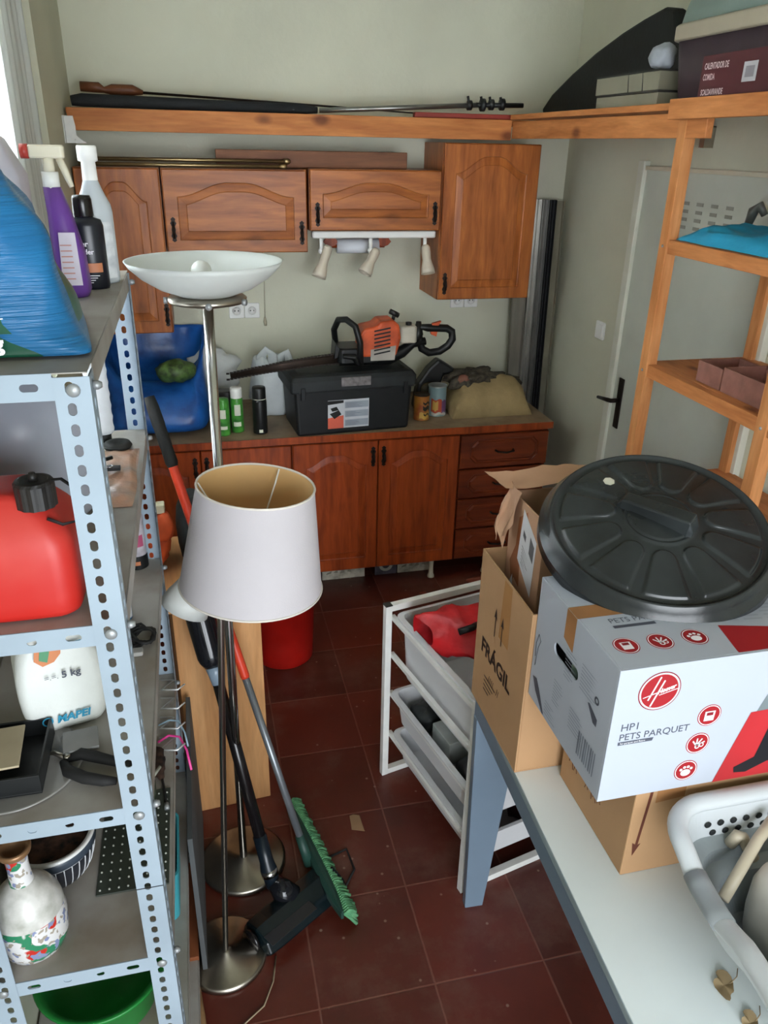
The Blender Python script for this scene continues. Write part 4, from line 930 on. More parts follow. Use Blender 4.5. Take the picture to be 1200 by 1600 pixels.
# left panel with slot
def slot_panel(m, x, th, y0, y1, z0, z1, sy0, sy1, szc, sr):
    N = 40; out = []; inn = []
    for k in range(N):
        a = 2*PI*k/N; cy = (sy0+sy1)/2; hl = (sy1-sy0)/2-sr
        ca, sa = cos(a), sin(a); inn.append((cy+(hl if ca > 0 else -hl)*(1 if abs(ca) > 1e-6 else 0)+sr*ca, szc+sr*sa))
        # project to rectangle
        dx, dz = ca*(sr+hl*1.2), sa*sr*1.6; k_ = 1e9
        if abs(dx) > 1e-9: k_ = min(k_, ((y1-cy) if dx > 0 else (cy-y0))/abs(dx))
        if abs(dz) > 1e-9: k_ = min(k_, ((z1-szc) if dz > 0 else (szc-z0))/abs(dz))
        out.append((cy+dx*k_, szc+dz*k_))
    # snap nearest to corners
    for (cy_, cz_) in ((y0, z0), (y0, z1), (y1, z0), (y1, z1)):
        i = min(range(N), key=lambda i: (out[i][0]-cy_)**2+(out[i][1]-cz_)**2); out[i] = (cy_, cz_)
    L = [[(x, a, b) for a, b in inn], [(x, a, b) for a, b in out], [(x+th, a, b) for a, b in out], [(x+th, a, b) for a, b in inn]]
    m.loft(L, False, closed=True)
slot_panel(m, HX0, .004, HY0+.004, HY1-.004, HZ0, HZ1, 1.01, 1.108, 1.172, .013)
hbx = m.build('carton', wc, hb, bevel=.001)
m = MB(); m.box(HX0+.03, HX0+.05, .95, 1.14, 1.02, 1.25); m.m = 1; m.box(HX0+.02, HX0+.03, .95, 1.07, 1.02, 1.25)
m.build('inner_tray', [mat('dark_packing', '#15181a', .8), mat('green_packing', '#7e9a86', .7)], hb)
red = mat('logo_red', '#961820', .45, var=.02); redd = mat('logo_dark_red', '#7d1420', .45, var=.02); wht = mat('print_white', '#e4e2e6', .5, var=.01); gry = mat('print_dark_grey', '#4a4e5a', .5, var=.02)
lgr = mat('print_light_grey', '#9aa0ab', .5, var=.02)
FO = (HX0, HY0, HZ0); FU = (1, 0, 0); FV = (0, 0, 1)
# round logo
m = MB(); lc = (.078, .226)
m.m = 0; m.disc(lc[0], lc[1], .0385, FO, FU, FV, .0003, 48)
m.m = 1; m.disc(lc[0], lc[1], .0365, FO, FU, FV, .0006, 48, ri=.0345); m.disc(lc[0], lc[1], .0355, FO, FU, FV, .0006, 48, ri=.0335)
m.m = 2; m.disc(lc[0], lc[1], .0335, FO, FU, FV, .0006, 48)
m.m = 1
def ln(m, x0, z0, x1, z1, w, h=.0009):
    d = Vector((x1-x0, z1-z0)); d.normalize(); n_ = Vector((-d.y, d.x))*w/2
    m.poly([(lc[0]+x0-n_.x, lc[1]+z0-n_.y), (lc[0]+x1-n_.x, lc[1]+z1-n_.y), (lc[0]+x1+n_.x, lc[1]+z1+n_.y), (lc[0]+x0+n_.x, lc[1]+z0+n_.y)], FO, FU, FV, h)
ln(m, -.019, -.016, -.002, .029, .0028); ln(m, -.013, -.029, .006, .021, .0028)
ln(m, -.029, -.010, .029, .008, .0015); ln(m, .0, -.008, .033, .001, .0013)
m.text('Hoover', .0125, (HX0+lc[0]-.003, HY0, HZ0+lc[1]-.0055), (1, 0, .28), FV, bold=.0005, h=.0009, shear=.2, sx=.82)
m.build('round_logo', [redd, wht, red], hb, fix=False)
def icon(m, cx, cz, r, kind, O=FO, U=FU, V=FV):
    m.m = 0; m.disc(cx, cz, r, O, U, V, .0003, 36); m.m = 1; m.disc(cx, cz, r*.93, O, U, V, .0006, 36, ri=r*.86)
    if kind == 0:
        m.poly([(cx-r*.42, cz-r*.5), (cx+r*.4, cz-r*.5), (cx+r*.45, cz+r*.4), (cx-r*.42, cz+r*.4)], O, U, V, .0009); m.m = 2; m.poly([(cx-r*.28, cz-.0*r), (cx+r*.28, cz-.0*r), (cx+r*.28, cz+r*.3), (cx-r*.28, cz+r*.3)], O, U, V, .0012)
    elif kind == 1:
        for a in (20, 60, 100, 140):
            ca, sa = cos(R(a)), sin(R(a)); w = r*.06
            m.poly([(cx-sa*w-r*.1, cz-r*.2+ca*w), (cx+sa*w-r*.1, cz-r*.2-ca*w), (cx+ca*r*.62+sa*w, cz-r*.1+sa*r*.6-ca*w), (cx+ca*r*.62-sa*w, cz-r*.1+sa*r*.6+ca*w)], O, U, V, .0009)
        m.disc(cx, cz-r*.3, r*.22, O, U, V, .0009, 14, ri=r*.12); m.disc(cx+r*.35, cz-r*.2, r*.2, O, U, V, .0009, 14, ri=r*.12)
    else:
        m.disc(cx, cz-r*.22, r*.33, O, U, V, .0009, 18, sx=1.3)
        for a, q in ((-.45, .12), (-.17, .33), (.15, .35), (.44, .16)): m.disc(cx+a*r, cz+q*r, r*.13, O, U, V, .0009, 12)
for k, (cx, cz) in enumerate(((.185, .158), (.175, .099), (.164, .040))):
    m = MB(); icon(m, cx, cz, .0225, k); m.build('round_icon', [red, wht, redd], hb, fix=False)
m = MB(); m.text('HP1', .021, (HX0+.019, HY0, HZ0+.152), FU, FV, bold=.0001); m.text('PETS PARQUET', .0195, (HX0+.019, HY0, HZ0+.132), FU, FV, bold=.0001); m.poly([(.019, .122), (.083, .122), (.085, .129), (.019, .129)], FO, FU, FV, .0004)
m.build('printed_text', gry, hb, fix=False)
m = MB(); m.text('for parquet and floors', .0052, (HX0+.023, HY0, HZ0+.124), FU, FV, h=.0007); m.build('small_print', wht, hb, fix=False)
# photo area on the right: grey strip and red field with vacuum nozzle picture
m = MB(); m.m = 0; m.poly([(.225, .0), (.32, .262), (.56, .262), (.56, 0)], FO, FU, FV, .0003)
m.m = 1; m.poly([(.225, .0), (.268, .150), (.56, .16), (.56, 0)], FO, FU, FV, .0006)
m.m = 2; m.poly([(.262, .028), (.30, .045), (.315, .12), (.325, .20), (.36, .205), (.40, .15), (.42, .08), (.40, .04), (.33, .03), (.29, .012), (.265, .015)], FO, FU, FV, .0009)
m.m = 0; m.poly([(.335, .15), (.345, .15), (.355, .18), (.345, .18)], FO, FU, FV, .0012)
m.m = 1; m.poly([(.35, .06), (.38, .06), (.385, .13), (.36, .13)], FO, FU, FV, .0012)
m.build('product_picture', [mat('picture_grey', '#6f797c', .5), mat('picture_red', '#b0252b', .5), mat('picture_black', '#1b1b20', .4)], hb, fix=False)
# top face
TO = (HX0, HY0, HZ1); TU = (1, 0, 0); TV = (0, 1, 0)
for k, cx in enumerate((.044, .107, .172)):
    m = MB(); icon(m, cx, .062, .0225, k, TO, TU, TV); m.build('round_icon', [red, wht, redd], hb, fix=False)
m = MB(); m.text('PETS PARQUET', .0195, (HX0+.05, HY0+.128, HZ1), TU, TV); m.poly([(.05, .112), (.13, .112), (.13, .12), (.05, .12)], TO, TU, TV); m.build('printed_text', gry, hb, fix=False)
m = MB(); m.poly([(.218, .006), (.218, .012), (.232, .085), (.40, .045), (.40, .006)], TO, TU, TV, .0003); m.build('red_triangle', red, hb, fix=False)
m = MB()
for q in range(9):
    for j in range(5): m.poly([(.245+j*.045, .095+q*.011-j*.004), (.245+j*.045+.035, .092+q*.011-j*.004), (.245+j*.045+.035, .096+q*.011-j*.004), (.245+j*.045, .099+q*.011-j*.004)], TO, TU, TV, .0003)
m.build('small_print', lgr, hb, fix=False)['kind'] = 'stuff'
# tape over the top and down the left side
m = MB(); m.poly([(0, .152), (0, .19), (.561, .19), (.561, .152)], TO, TU, TV, .0004)
m.poly([(HY1-HY0-.19+.0, -.062), (HY1-HY0-.152, -.072), (HY1-HY0-.152, 0), (HY1-HY0-.19, 0)], (HX0, HY1, HZ1), (0, -1, 0), (0, 0, 1), .0004)
m.build('tape_strip', tape, hb, fix=False)
# left face prints
LO = (HX0, HY1, HZ0); LU = (0, -1, 0); LV = (0, 0, 1)
m = MB()
for q in range(9):
    a = .212+q*.0075; m.poly([(a, .03), (a+(.003 if q % 3 else .005), .03), (a+(.003 if q % 3 else .005), .082), (a, .082)], LO, LU, LV, .0004)
m.build('barcode', mat('barcode_grey', '#6d7380', .5), hb, fix=False)
m = MB(); m.tube([(HX0-.0004, 1.178, 1.10), (HX0-.0004, 1.180, 1.13), (HX0-.0004, 1.172, 1.155), (HX0-.0004, 1.162, 1.145), (HX0-.0004, 1.17, 1.125), (HX0-.0004, 1.175, 1.08)], .0008, 4)
m.build('cord_drawing', gry, hb, fix=False); m = MB()
m.poly([(.012, .055), (.03, .06), (.045, .045), (.075, .005), (.068, .003), (.03, .03)], LO, LU, LV, .0005); m.poly([(.225, .155), (.232, .158), (.262, .145), (.262, .13), (.25, .13)], LO, LU, LV, .0005)
m.build('nozzle_drawing', gry, hb, fix=False); m = MB(); m.disc(.252, .178, .008, LO, LU, LV, .0005, ri=.004)
m.build('ring_drawing', gry, hb, fix=False)
random.seed(5)
for (a0, b0, n, w) in ((.13, .20, 9, .045), (.19, .21, 8, .06), (.10, .11, 8, .04), (.17, .10, 7, .06), (.075, .04, 5, .05)):
    m = MB()
    for q in range(n): m.poly([(a0, b0-q*.007), (a0+w*(.5+.5*random.random()), b0-q*.007), (a0+w*(.5+.5*random.random()), b0-q*.007+.002), (a0, b0-q*.007+.002)], LO, LU, LV, .0004)
    m.build('small_print', mat('faint_print', '#858b98', .5, var=.02), hb, fix=False)['kind'] = 'stuff'

# black dustbin lid
def lid():
    n = Vector((-.13, -.318, 1)).normalized(); u = Vector((0, 1, 0)).cross(n).normalized(); v = n.cross(u)
    c = Vector((.840, 1.190, 1.362)); M_ = Matrix.Identity(4)
    for i in range(3): M_[i][0] = u[i]; M_[i][1] = v[i]; M_[i][2] = n[i]; M_[i][3] = c[i]
    t = thing('bin_lid', c, 'round black dusty plastic dustbin lid with raised petals, lying on the boxes', 'bin lid')
    mt = mat('dusty_black_lid', '#292d2e', .25, var=.35, scale=6, col2='#17191a', bump=.03)
    Rr = .226
    def hgt(r, a):
        # dome
        z = .022*(1-(r/.2)**2) if r < .2 else 0
        if r > .196: z -= (r-.196)*.25
        if r > .212: z -= (r-.212)*1.0
        # rim bead
        z += .010*math.exp(-((r-.205)/.006)**2)
        # petals
        k = 11; ph = (a*k/(2*PI)) % 1; d = abs(ph-.5)*2   # 0 centre, 1 gap
        w = .80+.0*r
        rin, rout = .082, .188
        ang_half = PI/k*w; lat = (ph-.5)*2*PI/k*r; half = ang_half*r
        e = half-abs(lat)
        ri = r-rin; 
        if ri < half: # rounded inner end
            q = math.hypot(lat, max(0, half-ri)); e = half-q
        e = min(e, rout-r)
        z += .0052*max(0, min(1, e/.004))
        # centre recess ring
        z += .004*max(0, min(1, (.062-r)/.004)) + .003*math.exp(-((r-.066)/.004)**2)
        return z
    m = MB(M_); nr, na = 110, 330
    def f(uu, vv):
        r = .0005+vv*(Rr-.0005); a = 2*PI*uu; return (r*cos(a), r*sin(a), hgt(r, a))
    m.grid(f, na, nr, closeu=True)
    # rim skirt + underside
    z1 = hgt(Rr, 0)
    m.lathe([(Rr, z1), (Rr+.001, z1-.022), (Rr-.004, z1-.024), (Rr-.006, z1-.004), (.1, .004), (.001, .008)], na, M=None)
    m.build('lid_disc', mt, t)
    # handle bar
    m = MB(M_ @ Matrix.Rotation(R(-52), 4, 'Z'))
    L = [[(x, -w, z), (x, w, z), (x, w*.75, z2), (x, -w*.75, z2)] for x, w, z, z2 in ((-.085, .016, .018, .024), (-.075, .018, .018, .040), (.058, .022, .018, .054), (.068, .018, .018, .030))]
    m.loft(L, True); m.build('handle', mt, t, bevel=.003)
    m = MB(M_); m.disc(-.045, .125, .012, (0, 0, 0), (1, 0, 0), (0, 1, 0), .0205, 7); m.build('pale_spot', mat('pale_dropping', '#b9b6a4', .9), t, fix=False)
lid()

# ------------------------------------------------------------ laundry basket and appliance on the table
def basket():
    t = thing('laundry_basket', (1.0, .63, ZTB), 'white plastic laundry basket with grey handle grips on the near right of the table', 'laundry basket')
    z0, z1 = ZTB+.001, .975
    def path(r, x0, x1, y0, y1, z, sag=0, n=10):
        pts = []
        segs = (((x1-r, y1-r), 0), ((x0+r, y1-r), 90), ((x0+r, y0+r), 180), ((x1-r, y0+r), 270))
        for i, ((cx, cy), a0) in enumerate(segs):
            for k in range(n+1): a = R(a0+90*k/n); pts.append(Vector((cx+r*cos(a), cy+r*sin(a), z)))
            nx = segs[(i+1) % 4]; a1 = R(a0+90); p = Vector((cx+r*cos(a1), cy+r*sin(a1), z)); q = Vector((nx[0][0]+r*cos(a1), nx[0][1]+r*sin(a1), z))
            for k in range(1, 14): pts.append(p+(q-p)*k/14)
        out = []
        for p in pts:
            if p.x < (x0+x1)/2-.1: p = p+Vector(((p.y-y1)*.09, 0, 0))
            # side handles dip in the middle of the long (left / right) sides
            if sag and (p.x < x0+.03 or abs(p.x-x1) < .02):
                dd = abs(p.y-.70); p = p+Vector((0, 0, -sag*math.exp(-(dd/.075)**4)))
            out.append(p)
        return out
    x0, x1, y0, y1 = .728, 1.30, .40, .868
    wm = mat('white_basket_plastic', '#c3c8cb', .35, var=.03)
    rim = path(.075, x0, x1, y0, y1, z1, .022)
    # rim split into white and grey grip parts
    n = len(rim); grip = [i for i in range(n) if (rim[i].x < x0+.012 or abs(rim[i].x-x1) < .012) and abs(rim[i].y-.70) < .062]
    m = MB(); m.tube(rim, .0175, 12, closed=True, flat=(1, .75)); m.build('rim', wm, t)
    gl = [i for i in grip if rim[i].x < .9]; gr = [i for i in grip if rim[i].x > .9]
    for g in (gl, gr):
        m = MB(); m.tube([rim[i] for i in g], .0195, 12, flat=(1, .8)); m.build('grip', mat('grey_grip', '#8f9598', .5), t)
    # wall: upper white band with holes, lower grey basket
    def wall_loop(ins, z): return path(max(.035, .07-ins*.35), x0+ins, x1-ins, y0+ins, y1-ins, z, .022 if z > z1-.08 else 0)
    m = MB()
    L = [wall_loop(.005, z1-.005), wall_loop(.012, z1-.03), wall_loop(.016, z1-.065), wall_loop(.022, z1-.065), wall_loop(.018, z1-.03), wall_loop(.013, z1-.004)]
    m.loft(L, False, closed=True); up = m.build('upper_band', wm, t)
    m = MB()
    for k in range(2):
        for j in range(17):
            x = x0+.085+j*.026+k*.013; z = z1-.036-k*.02
            m.lathe([(.0065, 0), (.0065, .0012), (0, .0012)], 12, M=TR(x, y1-.0205-.001*k+.0, z, 0, PI/2))
            y = y0+.09+j*.045
    for j in range(3): m.lathe([(.005, 0), (.005, .0012), (0, .0012)], 12, M=TR(x0+.03-.004*j, y1-.06-.008*j, z1-.05-j*.0, 0, 0, PI/2))
    m.build('hole', mat('hole_dark', '#1c2022', .8), up)['kind'] = 'stuff'
    m = MB()
    L = [wall_loop(.020, z1-.063), wall_loop(.040, z1-.075), wall_loop(.044, z1-.10), wall_loop(.066, z1-.11), wall_loop(.090, z0+.01), wall_loop(.10, z0), ]
    Li = [wall_loop(.104, z0+.004), wall_loop(.094, z0+.013), wall_loop(.070, z1-.108), wall_loop(.048, z1-.098), wall_loop(.044, z1-.073), wall_loop(.024, z1-.065)]
    m.loft(L+Li, False, closed=True); m.loft([wall_loop(.101, z0), wall_loop(.101, z0+.003)], True); m.build('lower_body', mat('grey_basket_plastic', '#8b9396', .4, var=.05), t)
    return t
basket()
ap = thing('steam_appliance', (.90, .55, .80), 'white rounded household appliance with blue-grey panel and beige tubes inside the basket', 'appliance')
wm2 = mat('off_white_plastic', '#d3d0c6', .35, var=.04)
m = MB(); AT = TR(.945, .645, ZTB+.006, R(6)) @ Matrix.Diagonal((.95, .9, 1.1, 1))
def al(s, z, r=.05): return rr(-.105*s, .105*s, -.15*s, .15*s, z, r*s, 8)
m = MB(AT); m.loft([al(.9, 0), al(.97, .01), al(1, .05), al(1, .10), al(.95, .125), al(.82, .142), al(.6, .148)], True, sm=True); m.build('housing', wm2, ap)
m = MB(AT); m.loft([rr(-.055, .075, -.09, .12, .146, .02), rr(-.055, .075, -.09, .12, .152, .02)], True); m.build('control_panel', mat('blue_grey_panel', '#6f7f93', .4, var=.05), ap, bevel=.002)
m = MB(AT); m.tube([(-.02, .09, .152), (-.02, .09, .157)], .008, 16); m.tube([(.02, .09, .152), (.02, .09, .157)], .008, 16); m.build('button', mat('dark_blue_button', '#2e3b4c', .4), ap)
bt_ = mat('beige_tube', '#bdb29c', .45, var=.06)
m = MB(); m.tube([(.782, .742, .888), (.83, .77, .915), (.88, .80, .940), (.925, .822, .960)], .010, 12)
one(m, 'accessory_tube', bt_, 'long beige plastic tube lying diagonally across the appliance in the basket', 'tube')
m = MB(); m.tube([(.852, .828, .905), (.858, .822, .932), (.868, .822, .925), (.888, .805, .885)], .0105, 12); one(m, 'curved_nozzle', bt_, 'short curved beige nozzle at the back of the basket', 'nozzle')
# flowers / dry leaf on the table
for k, (x, y, s) in enumerate(((.757, .668, 1), (.760, .605, .8))):
    m = MB()
    def lf(u, v):
        a = u*2*PI; r = .018*s*v*(1+.35*sin(2*a+.6)+.1*sin(5*a)); return (x+r*cos(a)*.8, y+r*sin(a)*1.4, ZTB+.0015+.004*v*abs(sin(a*2)))
    m.grid(lf, 24, 4); m.tube([(x+.012*s, y, ZTB+.002), (x+.03*s, y+.008, ZTB+.002), (x+.04*s, y+.02, ZTB+.002)], .0008, 5)
    one(m, 'dry_leaf', mat('dry_leaf', '#a8916c', .8, var=.15), ['dry curled brown leaf on the white tabletop, the larger one', 'small dry brown leaf on the white tabletop, nearest the viewer'][k], 'leaf', fix=False)

# ------------------------------------------------------------ open pine rack on the right
t = thing('pine_rack', (1.6, 2.0, 0), 'open pine shelving rack standing in front of the grey door on the right', 'shelving unit')
for (x, y) in ((1.41, 2.215), (1.41, 1.625), (1.795, 2.215), (1.795, 1.625)):
    m = MB(); m.box(x, x+.036, y, y+.042, 0, 2.099 if x < 1.5 else 2.1); m.build('post', pinez, t, bevel=.0015)
    for z in (1.755, 1.37, .98):
        if x < 1.5:
            m = MB(); m.lathe([(0, 0), (.005, 0), (.004, .002), (0, .0025)], 10, M=TR(x-.0005, y+.02, z, 0, 0, -PI/2)); m.build('screw', bolt, t)
for z in (1.775, 1.392, .985):
    m = MB(); m.box(1.4465, 1.794, .95, 2.257, z-.018, z); m.build('shelf_board', piney, t, bevel=.001)
    m = MB(); m.box(1.415, 1.446, .95, 1.6245, z-.04, z); m.box(1.415, 1.446, 1.6675, 2.2145, z-.04, z); m.build('front_rail', piney, t, bevel=.0015)
    m = MB(); m.box(1.7955, 1.82, 1.6675, 2.2145, z-.04, z); m.build('back_rail', piney, t, bevel=.0015)
m = MB()
def cl(u, v):
    x = 1.435+.34*u; y = 2.21-.95*v; e = min(min(u, 1-u)*9, 1)**.5*min(min(v, 1-v)*14, 1)**.5
    z = 1.7765+(.040+.016*noise.noise(Vector((u*4, v*7, 2)))+.01*noise.noise(Vector((u*11, v*15, 5))))*e
    return (x+.012*noise.noise(Vector((u*3, v*9, 7))), y, z)
m.grid(cl, 40, 80); m.add([(1.435, 2.21, 1.7765), (1.775, 2.21, 1.7765), (1.775, 1.26, 1.7765), (1.435, 1.26, 1.7765)], [(0, 1, 2, 3)])
one(m, 'blue_cloth', mat('turquoise_cloth', '#1f8fb4', .6, var=.06, bump=.15), 'folded turquoise blue cloth on the upper shelf of the pine rack', 'cloth')
m = MB(); m.tube([(1.66, 2.19, 1.822), (1.665, 2.185, 1.86), (1.67, 2.165, 1.875), (1.68, 2.15, 1.85)], [.012, .016, .014, .01], 12); one(m, 'grey_ornament', mat('grey_knob', '#5d5f5b', .4, .3), 'small dark grey metal knob shape on top of the turquoise cloth', 'fitting')
rb = mat('dusty_terracotta', '#8e5f52', .85, var=.12, scale=20, bump=.1)
for k, (y0, y1, lab) in enumerate(((1.905, 2.02, 'small open terracotta brown box on the middle rack shelf, the farther of the pair'), (1.70, 1.90, 'larger open terracotta brown box on the middle rack shelf, the nearer of the pair'))):
    m = open_box(1.46, 1.60, y0, y1, 1.393, 1.455+.008*k, .005)
    m.prism([(-.07, 0), (.07, 0), (.05, .018), (.02, .012), (-.03, .022), (-.06, .01)], .004, TR(1.599, (y0+y1)/2, 1.455+.008*k, PI/2, PI/2)) if k else None
    one(m, 'open_box', rb, lab, 'box')
m = MB(); m.blob((1.505, 1.75, 1.02), (.05, .09, .03), 20, 3, .2, 10, 1); one(m, 'purple_cloth', mat('purple_cloth', '#5c2550', .8, var=.1), 'purple cloth on the lower shelf of the pine rack, right edge of the view', 'cloth')
m = MB(); m.blob((1.66, 2.05, .994+.0), (.02, .05, .01), 16, 3); 

# ------------------------------------------------------------ items on the high right shelf
ZS = 2.1455
bk = mat('black_nylon', '#0e1012', .7, var=.3, bump=.1)
m = MB()
prof = [(3.80, .002), (3.84, .035), (3.74, .095), (3.55, .165), (3.35, .227), (3.15, .275), (3.0, .303), (2.87, .322), (2.80, .31), (2.78, .26), (2.62, .18), (2.7, .002)]
m.prism([(y, z+ZS) for y, z in prof], .05, TR(1.665, 0, 0, PI/2, PI/2))
one(m, 'folded_tent', bk, 'large flat black folded pop-up case with curved edge leaning on the high right shelf', 'folded case', bevel=.012)
gb_ = mat('grey_board_box', '#8b8775', .8, var=.05, scale=6)
t = thing('flat_box', (1.55, 2.6, ZS), 'flat grey-beige box bound with dark string, upper one of the stack of two', 'box')
m = MB(); m.box(1.445, 1.63, 2.46, 2.87, ZS+.043, ZS+.095); m.build('carton', gb_, t, bevel=.002)
m = MB()
for y in (2.55, 2.64): m.tube([(1.4442, y, ZS+.043), (1.4442, y+.01, ZS+.0955), (1.63, y+.01, ZS+.0962)], .0014, 6)
m.build('string', blackp, t)
m = MB(); m.box(1.444, 1.631, 2.46, 2.871, ZS+.0955, ZS+.100); m.build('dark_lid_edge', mat('dark_edge', '#35332f', .8), t)
t = thing('flat_box', (1.55, 2.6, ZS), 'flat grey-beige box directly on the high shelf, lower one of the stack of two', 'box')
m = MB(); m.box(1.442, 1.64, 2.45, 2.85, ZS+.0008, ZS+.036); m.build('carton', gb_, t, bevel=.002)
m = MB(); m.box(1.441, 1.641, 2.45, 2.851, ZS+.0365, ZS+.0425); m.build('dark_edge', mat('dark_edge', '#35332f', .8), t)
m = MB(); m.blob((1.48, 2.52, ZS+.135), (.035, .05, .036), 24, 2.4, .25, 18, 3); one(m, 'white_cloth', mat('pale_cloth', '#a8adb5', .9, bump=.2), 'small crumpled pale cloth lying on the flat grey boxes', 'cloth')
# pet carrier
t = thing('pet_carrier', (1.62, 2.15, ZS), 'pet carrier with dark purple base and beige rim on the high right shelf', 'pet carrier')
CT = TR(1.615, 2.19, ZS)
def cl_(hx, hy, z, r=.05): return rr(-hx, hx, -hy, hy, z, r, 6)
m = MB(CT); m.loft([cl_(.135, .205, .001, .06), cl_(.15, .22, .02, .05), cl_(.165, .235, .168, .05)], True, sm=True); m.build('lower_shell', mat('dark_purple_plastic', '#3e3038', .5, var=.1), t)
m = MB(CT); m.loft([cl_(.168, .238, .163), cl_(.175, .245, .166), cl_(.175, .245, .203), cl_(.168, .238, .208)], True); m.build('middle_rim', mat('beige_rim', '#a59b88', .5, var=.05, scale=4), t, bevel=.003)
m = MB(CT); m.loft([cl_(.165, .235, .206), cl_(.16, .23, .24), cl_(.14, .205, .34, .06), cl_(.10, .16, .39, .06)], True, sm=True); up = m.build('upper_shell', mat('grey_blue_plastic', '#77877f', .5, var=.06), t)
m = MB(CT)
for q in range(9):
    y = .03+.017*q; m.box(-.170+.018, -.150+.012, y-.004, y+.004, .25, .325)
m.build('vent_slot', mat('vent_dark', '#2d3634', .8), up)['kind'] = 'stuff'
# maroon box
t = thing('food_warmer_box', (1.45, 2.0, ZS), 'maroon cardboard box with white Spanish lettering in front of the pet carrier', 'box')
m = MB(); m.box(1.402, 1.438, 1.70, 2.175, ZS+.0008, ZS+.108); m.build('carton', mat('maroon_card', '#4b1a20', .5, var=.06), t, bevel=.002)
m = MB(); 
for q, tx in enumerate(('CALENTADOR DE', 'COMIDA', 'SCALDAVIVANDE')):
    m.text(tx, .021 if q < 2 else .020, (1.4018, 2.160, ZS+.074-.026*q-(.010 if q == 2 else 0)), (0, -1, 0), (0, 0, 1), bold=.0005, h=.0005, sx=.62)
m.build('printed_text', mat('print_pink_white', '#cdb8b8', .5, var=.02), t, fix=False)
m = MB(); m.poly([(0, 0), (.055, 0), (.055, .045), (0, .045)], (1.4018, 1.99, ZS+.035), (0, -1, 0), (0, 0, 1), .0004); m.m = 1; m.poly([(.01, .01), (.045, .01), (.045, .035), (.01, .035)], (1.4018, 1.99, ZS+.035), (0, -1, 0), (0, 0, 1), .0008)
m.build('white_sticker', [mat('sticker_pale', '#b9b6ba', .5), mat('sticker_grey', '#8a878c', .5)], t, fix=False)

# ------------------------------------------------------------ metal shelf on the left
SX0, SX1, SY0, SY1 = -.425, -.127, .955, 1.772
su = thing('metal_shelf', (-.28, 1.36, 0), 'grey perforated metal shelving unit loaded with bottles, cans and tools, at the left', 'shelving unit')
def perf(m, O, U, V, w, L, cu, pitch, ru, rv, th, z0=.0, N=12):
    """plate w wide (U) and L long (V) with a row of obround holes at u=cu"""
    U = Vector(U); V = Vector(V); Nn = U.cross(V)*th; O = Vector(O)
    n = max(1, round(L/pitch)); p = L/n
    for i in range(n):
        c = (i+.5)*p; inn = []; out = []
        for k in range(N):
            a = 2*PI*(k+.5)/N; ca, sa = cos(a), sin(a); x = ru*ca; y = (rv-ru)*(1 if sa > 0 else -1)+ru*sa if rv > ru else rv*sa
            if rv < ru: x = (ru-rv)*(1 if ca > 0 else -1)+rv*ca; y = rv*sa
            inn.append((cu+x, c+y))
            q = 1e9
            if abs(ca) > 1e-6: q = min(q, ((w-cu) if ca > 0 else cu)/abs(ca))
            if abs(sa) > 1e-6: q = min(q, (p/2)/abs(sa))
            out.append([cu+ca*q, c+sa*q])
        for (cx_, cy_) in ((0, c-p/2), (w, c-p/2), (w, c+p/2), (0, c+p/2)):
            j = min(range(N), key=lambda j: (out[j][0]-cx_)**2+(out[j][1]-cy_)**2); out[j] = [cx_, cy_]
        def P(q, k): return O+U*q[0]+V*q[1]+Nn*k
        m.loft([[P(q, 0) for q in out], [P(q, 0) for q in inn], [P(q, 1) for q in inn], [P(q, 1) for q in out]], False)
for (x, y, sx, sy) in ((SX1, SY0, -1, 1), (SX0, SY0, 1, 1), (SX1, SY1, -1, -1), (SX0, SY1, 1, -1)):
    m = MB(); PW = .042; th = .0018
    # flange facing the viewer (in the xz plane)
    ox = x if sx > 0 else x-PW; cu = .018 if sx < 0 else PW-.018
    perf(m, (ox, y, 0), (1, 0, 0), (0, 0, 1), PW, 1.765, cu, .0265, .0052, .008, -th if sy > 0 else th)
    # flange in the yz plane
    oy = y if sy > 0 else y-PW; cu2 = PW*.55 if sy > 0 else PW*.45
    perf(m, (x, oy, 0), (0, 1, 0), (0, 0, 1), PW, 1.765, cu2, .0265, .0052, .008, (th if sx > 0 else -th))
    m.build('post', galv, su)
    for z in (1.755, 1.41, 1.072, .722, .380, .05):
        if sy > 0:
            m = MB(); m.lathe([(0, 0), (.0085, 0), (.0085, .001), (.006, .0035), (0, .004)], 14, M=TR(x+sx*.020, y-.0002, z-.006, 0, PI/2)); m.build('bolt', bolt, su)
        m = MB(); m.tube([(x-sx*.0005, y+sy*.020, z-.006), (x-sx*.006, y+sy*.020, z-.006), (x-sx*.011, y+sy*.020, z-.006)], [.006, .006, .0035], 8); m.build('bolt', bolt, su)
m = MB(); m.box(SX1-.0425, SX1+.0004, SY0-.0006, SY0-.0001, .905, .9065); m.build('post_joint', blackp, su)
